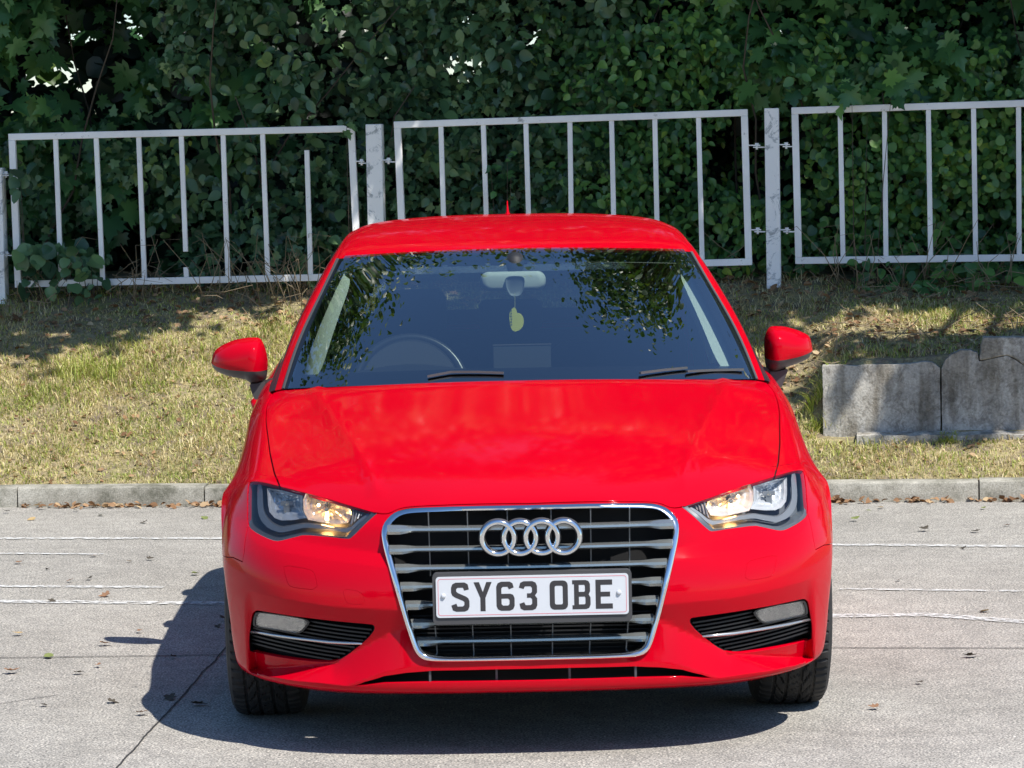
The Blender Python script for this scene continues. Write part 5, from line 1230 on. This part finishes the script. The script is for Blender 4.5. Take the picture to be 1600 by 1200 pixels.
P, nr = cat(hedge_points(5600, .25, 1.75, 1.0, 2.3, 26, .22, .26, .4, .8), hedge_points(1500, .3, 1.8, 2.2, 3.0, 27, .4, .4, .15, .9)); fol(s, 'foliage', P, nr, .055, 'ovate', M['bramble'], 4); stems(s, .3, 1.7, 6, 33, 1.8)
s = shrub('sycamore_sapling', 'sycamore sapling with drooping lobed leaves above the right fence panel', 'tree', 1.2, 3.4)
P, nr = hedge_points(1500, 1.2, 3.4, 1.95, 3.0, 28, .3, .22, .35, 1.2); fol(s, 'foliage', P, nr, .115, 'maple', M['maple'], 5); stems(s, 1.4, 3.2, 4, 34, 2.)
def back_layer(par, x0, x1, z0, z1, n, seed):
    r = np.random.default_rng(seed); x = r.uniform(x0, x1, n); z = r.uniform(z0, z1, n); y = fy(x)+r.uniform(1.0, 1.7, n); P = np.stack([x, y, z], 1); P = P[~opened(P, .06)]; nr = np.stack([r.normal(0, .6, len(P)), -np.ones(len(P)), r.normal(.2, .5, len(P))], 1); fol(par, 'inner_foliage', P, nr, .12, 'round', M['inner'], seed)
s2 = shrub('privet_hedge', 'small-leaved hedge carrying on beyond the right end of the view', 'hedge', 3.5, 6.5)
P, nr = cat(hedge_points(5200, 3.5, 6.6, .95, 3.3, 129, .2, .24, .45, .8)); fol(s2, 'foliage', P, nr, .075, 'round', M['bramble'], 16)
s3 = shrub('ivy_hedge', 'ivy hedge carrying on beyond the left end of the view', 'hedge', -6.5, -3.4)
P, nr = cat(hedge_points(5200, -6.6, -3.3, .95, 3.3, 130, .2, .24, .45, .8)); fol(s3, 'foliage', P, nr, .080, 'ivy', M['ivy'], 17)
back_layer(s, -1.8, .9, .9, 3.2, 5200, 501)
s = shrub('privet_hedge', 'small-leaved green hedge filling the right fence panel', 'hedge', 1.6, 3.5)
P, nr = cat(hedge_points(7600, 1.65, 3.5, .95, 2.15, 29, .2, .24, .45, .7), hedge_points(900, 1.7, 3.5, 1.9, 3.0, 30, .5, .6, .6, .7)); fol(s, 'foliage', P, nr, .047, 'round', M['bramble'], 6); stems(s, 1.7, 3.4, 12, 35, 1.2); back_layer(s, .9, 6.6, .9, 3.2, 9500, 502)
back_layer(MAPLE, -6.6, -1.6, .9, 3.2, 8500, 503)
def low_plant(name, label, u0, u1, v0, v1, n, size, kind, matr, seed, front=-.02, cat_='plant', dp=.12):
    r = np.random.default_rng(seed); u = r.uniform(u0, u1, n); v = r.uniform(v0, v1, n); P = np.array([fpt(a, b, front) for a, b in zip(u, v)]); P[:, 1] += r.uniform(-dp, dp*1.4, n)
    c = P.mean(0); zmin = zg(P[:, 0], P[:, 1])+.02; P[:, 2] = np.maximum(P[:, 2], zmin); nr = np.stack([r.normal(0, .5, n), -np.ones(n)*.8, .6+r.normal(0, .4, n)], 1)
    o = empty(name, (c[0], c[1], float(zg(c[0], c[1])))); tag(o, label, cat_); fol(o, 'foliage', P, nr, size, kind, matr, seed)
    mb = MB()
    for p in P[::6]: b = np.array([c[0]+(p[0]-c[0])*.5, c[1]+.05, float(zg(c[0], c[1]))-.02]); mb.tube([b, (b+p)/2+np.array([0, 0, .05]), p], [.003, .002, .001], 4)
    q = mb.build('stem', M['stem'], None); q.parent = o; q.matrix_parent_inverse = Matrix.Translation(-o.location)
low_plant('bramble', 'low bramble with round leaves poking through the bottom left corner of the fence', 28, 140, 380, 455, 70, .085, 'round', M['ivy'], 51, -.03)
low_plant('bramble', 'bramble shoot hanging over the bottom rail between the second and third fence bars', 120, 165, 375, 465, 26, .075, 'ovate', M['ivy'], 52, -.05)
low_plant('bramble', 'dark bramble clump creeping under the right fence panel beside the post', 1330, 1480, 400, 478, 90, .065, 'ovate', M['bramble'], 53, .02)
low_plant('bramble', 'bramble trailing below the far right end of the fence', 1490, 1640, 405, 450, 80, .06, 'round', M['bramble'], 54, .04)
low_plant('bramble', 'pale-leaved shoot on the middle fence panel above the car roof', 765, 805, 240, 300, 16, .05, 'ovate', M['bramble'], 55, -.03)
low_plant('ivy_sprig', 'ivy sprig hanging over the top rail left of the centre post', 525, 552, 192, 212, 7, .06, 'ivy', M['ivy'], 56, -.05)
low_plant('maple_sprig', 'bright maple sprig drooping over the top rail of the right fence panel', 1275, 1400, 120, 160, 14, .10, 'maple', M['bramble'], 57, -.06)
low_plant('ivy_sprig', 'small ivy sprig on the upright at the far left of the fence', 20, 60, 255, 300, 12, .07, 'round', M['ivy'], 58, -.05)
# trees: trunks, limbs, crowns
def tree(name, label, x, y, blobs, n, size, seed, kind='tuft', trunk_r=.14, group='trees behind the hedge', matr=None):
    r = np.random.default_rng(seed); z0 = float(zg(x, y)) if y > 6.5 else 0.; t = empty(name, (x, y, z0)); tag(t, label, 'tree', group)
    mb = MB(); top = max(b[2] for b in blobs); xm = np.mean([b[0] for b in blobs])
    pts = [np.array([x, y, z0-.1]), np.array([x+.05, y-.03, z0+.25*(top-z0)]), np.array([x-.06, y, z0+.5*(top-z0)]), np.array([x+.1, y-.1, z0+.85*(top-z0)])]; mb.tube(pts, [trunk_r, trunk_r*.8, trunk_r*.55, trunk_r*.2], 10)
    for bx, by, bz, rx, ry, rz in blobs:
        k = r.uniform(.3, .7); s_ = np.array([x, y, z0+(top-z0)*k*.6]); e = np.array([bx, by, bz]); mb.tube([s_, (s_+e)/2+np.array([0, 0, .15]), e], [trunk_r*.45, trunk_r*.3, trunk_r*.1], 6)
        for _ in range(4): d = r.normal(0, 1, 3); d /= np.linalg.norm(d); q = e+d*np.array([rx, ry, rz])*.8; mb.tube([e, (e+q)/2, q], [trunk_r*.12, .012, .005], 5)
    o = mb.build('trunk', M['bark'], None, smooth=True); o.parent = t; o.matrix_parent_inverse = Matrix.Translation(-t.location)
    vol = np.array([b[3]*b[4]*b[5] for b in blobs])**.8; cnt = (n*vol/vol.sum()).astype(int); PP = []; NN = []
    for (bx, by, bz, rx, ry, rz), c in zip(blobs, cnt):
        nc = max(6, c//30); d = r.normal(0, 1, (nc, 3)); d /= np.linalg.norm(d, axis=1)[:, None]; cc = np.array([bx, by, bz])+d*np.array([rx, ry, rz])*(r.uniform(.15, 1, nc)**.5)[:, None]
        k = r.integers(0, nc, c); p = cc[k]+r.normal(0, 1, (c, 3))*np.array([.22, .22, .13])*min(1.6, max(.6, rx)); PP.append(p); NN.append((p-cc[k])*3+np.array([0, -.1, .8])+r.normal(0, .5, (c, 3)))
    P = np.concatenate(PP); nr = np.concatenate(NN)
    if y > 11:                                                    # chinks of sky through the crowns
        k_ = ~opened(P, .15) | (r.uniform(0, 1, len(P)) < .08); P, nr = P[k_], nr[k_]
    o = leaves('crown', P, nr, size, kind, matr or M['tree'], None, seed+1, droop=False); o.parent = t; o.matrix_parent_inverse = Matrix.Translation(-t.location); return t
tree('overhanging_tree', 'sycamore overhanging the fence at the left, shading the bank', -3.6, 10.2, [(-.9, 7.6, 3.7, .9, .6, .4), (-1.7, 7.35, 3.7, .9, .55, .4), (-.2, 8.0, 3.9, .8, .7, .4), (-2.9, 7.6, 4.3, 1.0, .8, .6), (-2.0, 8.5, 4.4, 1.2, 1., .7), (-.9, 8.3, 4.2, 1., .8, .6), (-3.6, 9.6, 5.0, 1.2, 1.0, .8)], 10500, .12, 61, 'maple', .16, None, M['maple'])
tree('overhanging_tree', 'tall tree overhanging the fence at the right above the retaining wall', 3.9, 9.8, [(1.3, 7.5, 4.0, .9, .7, .5), (2.2, 7.0, 4.0, .9, .6, .5), (3.1, 6.9, 4.1, .9, .7, .6), (4.0, 6.6, 4.3, .9, .7, .6), (.7, 8.3, 4.2, .9, .8, .6), (2.0, 8.3, 4.4, 1.2, 1., .7), (3.3, 8.0, 4.8, 1.2, 1.1, .7), (4.6, 8.6, 5.0, 1.2, 1.2, .8), (3.5, 5.5, 3.9, .65, .4, .35), (4.4, 5.3, 4.1, .6, .4, .35), (4.0, 4.9, 4.6, .45, .3, .3)], 13500, .12, 62, 'maple', .18, None, M['maple'])
xs_t = [(-6.4, 12.0, 8.5), (-4.0, 12.8, 12.3), (-1.6, 12.6, 12.0), (.9, 12.4, 11.3), (3.3, 12.7, 12.6), (5.6, 12.2, 9.5)]
kinds = ['leftmost', 'second from left', 'third from left', 'third from right', 'second from right', 'rightmost']
for k, (x, y, H) in enumerate(xs_t):
    rt = np.random.default_rng(900+k); bl = [(x, y-.3, 2.0, 1.5, .9, 1.4), (x-.4, y, 4.0, 1.4, 1., 1.4)]; z_ = 5.6
    while z_ < H-.6: bl.append((x+rt.uniform(-.8, .8), y+rt.uniform(-.4, .4), z_, 1.5, 1.2, 1.2)); z_ += 1.5
    tree('background_tree', 'dark bushy tree in the row behind the hedge, %s of the row' % kinds[k], x, y, bl, 15000, .14, 70+k, 'tuft', .2)
for k, (x, y, h) in enumerate([(-14, -34, 6.5), (-7, -37, 7.5), (-1, -35, 6), (6, -38, 7), (12, -34, 7.5), (19, -36, 6.5), (-21, -35, 7)]):  # unseen trees, added so chrome and paint have something to reflect
    tree('reflection_tree', 'unseen round-crowned tree added behind the camera for reflections in the car', x, y, [(x, y, h*.55, 3.2, 2.6, h*.40), (x+1.5, y, h*.42, 2.4, 2, h*.3), (x-1.6, y+.3, h*.45, 2.4, 2, h*.32)], 1800, .45, 90+k, 'tuft', .25, 'trees added behind the camera for reflections')

# ================================================================== GRASS, LITTER
def blades(n, a0, a1, w0, w1, seed, hmin, hmax, wid, keep=None, lean=.8):
    r = np.random.default_rng(seed); a = r.uniform(a0, a1, n); w = r.uniform(w0, w1, n)
    if keep is not None: k = keep(a, w, r); a, w = a[k], w[k]
    n = len(a); xy = K0+a[:, None]*KE+w[:, None]*KN; z = bank(a, w)-.004; h = r.uniform(hmin, hmax, n)*(.75+.55*(vnoise(a*6, w*6, 77)+.4*vnoise(a*17, w*17, 78))).clip(.35, 1.5); th = r.uniform(0, 6.283, n); ln = r.uniform(.1, 1, n)*lean
    b = np.stack([xy[:, 0], xy[:, 1], z], 1); d = np.stack([np.cos(th)*ln, np.sin(th)*ln, np.sqrt(np.maximum(.04, 1-ln**2))], 1); s = np.stack([-np.sin(th+r.normal(0, .5, n)), np.cos(th), np.zeros(n)], 1)*(wid*r.uniform(.6, 1.3, n))[:, None]
    mid = b+d*h[:, None]*.55; tip = b+d*h[:, None]+np.stack([np.cos(th)*h*.25, np.sin(th)*h*.25, -h*.18], 1)
    V = np.stack([b-s, b+s, mid-s*.8, mid+s*.8, tip], 1).reshape(-1, 3); T = (np.array([(0, 1, 3), (0, 3, 2), (2, 3, 4)])[None]+(np.arange(n)*5)[:, None, None]).reshape(-1, 3); return V, T, n
def green(a, w): return .5+.5*vnoise(a*3.2, w*3.4, 8)+.35*vnoise(a*9, w*9, 9)
def in_wall(a, w): return (a > WALL_A-.02) & (w > WALL_W-.09) & (w < WALL_W+.12)
litter = lambda a, w: sstep((w-1.75)/.3)*.9+np.where(a > 1.2, sstep((w-WALL_W-.1)/.1)*sstep((1.5-w)/.3)*.8, 0)
Vd, Td, nd_ = blades(105000, -3.1, 3.3, .125, 2.3, 101, .022, .075, .0021, lambda a, w, r: (r.uniform(0, 1, len(a)) < .92-.75*litter(a, w)) & ~in_wall(a, w), .97)
Vg, Tg, ng_ = blades(85000, -3.1, 3.3, .125, 2.3, 102, .024, .08, .0023, lambda a, w, r: (r.uniform(0, 1, len(a)) < np.clip(green(a, w)-.02-.45*litter(a, w), .06, .95)) & ~in_wall(a, w), .8)
def grassmat(name, cols): return leaf_mat(name, cols, 3., .25, .6, .2)
M['straw'] = grassmat('dry_grass', [(0.307, 0.237, 0.115), (0.486, 0.4, 0.207), (0.666, 0.562, 0.31), (0.845, 0.75, 0.483)]); M['grass'] = grassmat('green_grass', [(0.13, 0.18, 0.039), (0.26, 0.324, 0.066), (0.416, 0.456, 0.121), (0.598, 0.576, 0.22)])
tag(big_mesh('dry_grass', Vd, Td, M['straw']), 'sparse straw-coloured dry grass over the bank', kind='stuff'); 
tv, tt_ = [], []; off_ = 0
r = np.random.default_rng(5)
def tuft_at(u, v, n, rad, h, seed):                               # tufts where the photo shows them
    global off_
    best = None
    for w in np.arange(.14, 2.3, .01):
        pass
    # march along the view ray to the bank
    d = ray(u, v); 
    for y in np.arange(6.3, 9.2, .01):
        P = CO+d*(y-CO[1])/d[1]; a, w = kinv(P[0], P[1])
        if w > .12 and P[2] < bank(a, w): break
    a, w = float(a), float(w); rr_ = np.random.default_rng(seed); 
    V, T, k = blades(n, a-rad, a+rad, w-rad*.6, w+rad*.6, seed, h*.5, h, .0022, None, .75); tv.append(V); tt_.append(T)
for k, (u, v, n, rad, h) in enumerate([(140, 590, 260, .16, .13), (70, 620, 160, .14, .09), (1282, 628, 170, .07, .15), (1300, 672, 120, .07, .09), (1480, 690, 140, .05, .10), (1395, 690, 60, .05, .05), (1540, 690, 50, .06, .05), (240, 605, 120, .1, .08), (190, 745, 90, .05, .05), (330, 600, 100, .1, .08), (1500, 497, 260, .3, .09), (250, 480, 160, .2, .08), (280, 745, 60, .06, .05), (20, 640, 140, .12, .09)]): tuft_at(u, v, n, rad, h, 200+k)
Vs, Ts, o_ = [Vg], [Tg], len(Vg)
for V, T in zip(tv, tt_): Vs.append(V); Ts.append(T+o_); o_ += len(V)
tag(big_mesh('green_grass', np.concatenate(Vs), np.concatenate(Ts), M['grass']), 'patchy green grass among the dry turf', kind='stuff')
# dry leaves and twigs
M['dead'] = leaf_mat('dead_leaf', [(.10, .055, .03), (.22, .12, .06), (.36, .22, .12), (.50, .40, .24)], 4, .1, .7, .2)
def scatter(n, fa, fw, seed, size, name, label, zoff=.006):
    r = np.random.default_rng(seed); a = fa(r, n); w = fw(r, n); k = ~in_wall(a, w); a, w = a[k], w[k]; xy = K0+a[:, None]*KE+w[:, None]*KN; z = np.where(w < .0, 0, bank(a, np.maximum(w, .12)))+zoff
    P = np.stack([xy[:, 0], xy[:, 1], z], 1); nr = np.stack([r.normal(0, .55, len(a)), r.normal(-.15, .55, len(a)), np.ones(len(a))], 1); o = leaves(name, P, nr, size, 'ovate', M['dead'], None, seed, 1., False); tag(o, label, kind='stuff'); return o
scatter(260, lambda r, n: np.where(r.uniform(0, 1, n) < .75, r.choice([-2.1, -1.85, -1.6, -1.35, 1.9, 1.55, 2.35], n)+r.normal(0, .10, n), r.uniform(-3, 3, n)), lambda r, n: -np.abs(r.normal(0, .035, n))-.01, 301, .035, 'gutter_leaves', 'brown fallen leaves collected in the gutter below the kerb', .012)
scatter(1500, lambda r, n: r.uniform(-3, 3.2, n), lambda r, n: r.uniform(.13, 1.9, n), 302, .026, 'leaf_litter', 'dead leaves scattered in the dry grass', .012)
scatter(1500, lambda r, n: r.uniform(-3, 3.2, n), lambda r, n: r.uniform(1.75, 2.5, n), 303, .04, 'leaf_litter', 'brown leaf litter under the fence', .012)
scatter(520, lambda r, n: r.uniform(1.2, 3.2, n), lambda r, n: r.uniform(WALL_W+.1, 1.5, n), 304, .035, 'leaf_litter', 'dead leaves above the retaining wall', .012)
scatter(120, lambda r, n: r.uniform(1.5, 3.2, n), lambda r, n: r.uniform(WALL_W-.09, WALL_W-.01, n), 305, .032, 'leaf_litter', 'dead leaves along the foot of the retaining wall', .03)
mb = MB(); r = np.random.default_rng(9)
for k in range(330):
    if k < 200: a = r.uniform(-3, 3.2); w = r.uniform(1.8, 2.45)
    else: a = r.uniform(1.35, 3.1); w = r.uniform(WALL_W+.08, 1.5)
    p = np.array([*kp(a, w), float(bank(a, w))+r.uniform(.01, .12 if k < 200 else .03)]); th = r.uniform(0, 6.28); L = r.uniform(.08, .38); d = np.array([math.cos(th), math.sin(th)*.6, r.normal(.05, .3)]); q = p+d*L; q[2] = max(q[2], p[2]-.05)
    m_ = (p+q)/2+r.normal(0, .02, 3); mb.tube([p, m_, q], [.0028, .002, .001], 5)
for k in range(150):                                              # dead stalks standing along the foot of the fence
    u = r.choice([350, 400, 450, 470, 215, 70, 1330, 1420, 1540])+r.normal(0, 22); p = fpt(u, 452 if u < 800 else 440, r.uniform(-.12, .12)); a_, w_ = kinv(p[0], p[1]); p[2] = float(bank(a_, w_))
    h = r.uniform(.08, .36); d = np.array([r.normal(0, .45), r.normal(-.1, .2), 1.]); q = p+d*h; m_ = (p+q)/2+np.array([r.normal(0, .03), 0, .02]); e = q+np.array([r.normal(0, .06), -.02, -r.uniform(0, .05)]); mb.tube([p, m_, q, e], [.0024, .002, .0015, .001], 4)
tw = mb.build('twigs', M['twig'], None, smooth=True); tag(tw, 'dry twigs tangled at the foot of the fence and wall', kind='stuff')
# single leaves on the tarmac
def curled(seed, size):
    r = np.random.default_rng(seed); tv_, tt2 = LEAF[r.choice(['ovate', 'ovate', 'ivy'])]; V = tv_*size; c = r.uniform(1, 4)
    V = V.copy(); V[:, 2] = np.abs(V[:, 0])**1.4*c*.5+.05*size+np.abs(V[:, 1]-size*.5)*r.uniform(0, .3); return V, tt2
protos = []
mats = [mat('fallen_leaf_brown', (.24, .13, .07), .7), mat('fallen_leaf_tan', (.42, .30, .14), .7), mat('fallen_leaf_dark', (.06, .05, .035), .8), mat('fallen_leaf_green', (.17, .20, .06), .6)]
for k in range(8):
    V, T = curled(400+k, .034); me = bpy.data.meshes.new('fallen_leaf'); me.from_pydata([tuple(map(float, v)) for v in V], [], [tuple(map(int, t)) for t in T]); me.materials.append(mats[k % 4]); protos.append(me)
GLF = {0: ('curled brown dead leaf lying on the tarmac', 'brown leaves on the tarmac'), 1: ('curled tan dead leaf lying on the tarmac', 'tan leaves on the tarmac'), 2: ('small dark shrivelled leaf lying on the tarmac', 'dark leaves on the tarmac'), 3: ('small green-yellow leaf lying on the tarmac', 'green leaves on the tarmac')}
spots = [(65, 1104, 2), (30, 882, 0), (76, 891, 2), (205, 880, 1), (138, 906, 2), (107, 911, 0), (172, 932, 0), (78, 941, 2), (220, 990, 0), (36, 993, 1), (157, 1010, 0), (76, 1027, 3), (153, 1044, 0), (128, 1055, 2), (168, 1099, 2), (216, 1118, 0), (10, 1054, 0), (307, 900, 3), (230, 876, 2), (147, 871, 0), (160, 807, 3), (55, 812, 1), (318, 810, 3), (15, 802, 2), (118, 800, 2), (230, 818, 2), (1538, 797, 3), (1375, 796, 1), (1353, 800, 3), (1440, 831, 2), (1528, 833, 2), (1510, 858, 2), (1405, 909, 2), (1541, 958, 1), (1373, 1109, 0), (1510, 1029, 2), (1440, 1070, 2), (1570, 823, 0), (340, 980, 2), (350, 970, 2), (275, 1030, 2), (265, 1092, 2), (300, 1104, 2), (1330, 815, 3)]
for k, (u, v, c) in enumerate(spots):
    o = bpy.data.objects.new('fallen_leaf', protos[c+4*(k % 2)]); COL.objects.link(o); p = atZ(u, v, 0); o.location = (p[0], p[1], .006); o.rotation_euler = (random.uniform(-.3, .3), random.uniform(-.3, .3), random.uniform(0, 6.28)); sc = random.uniform(.7, 1.5); o.scale = (sc, sc, sc)
    tag(o, GLF[c][0], 'leaf', GLF[c][1])
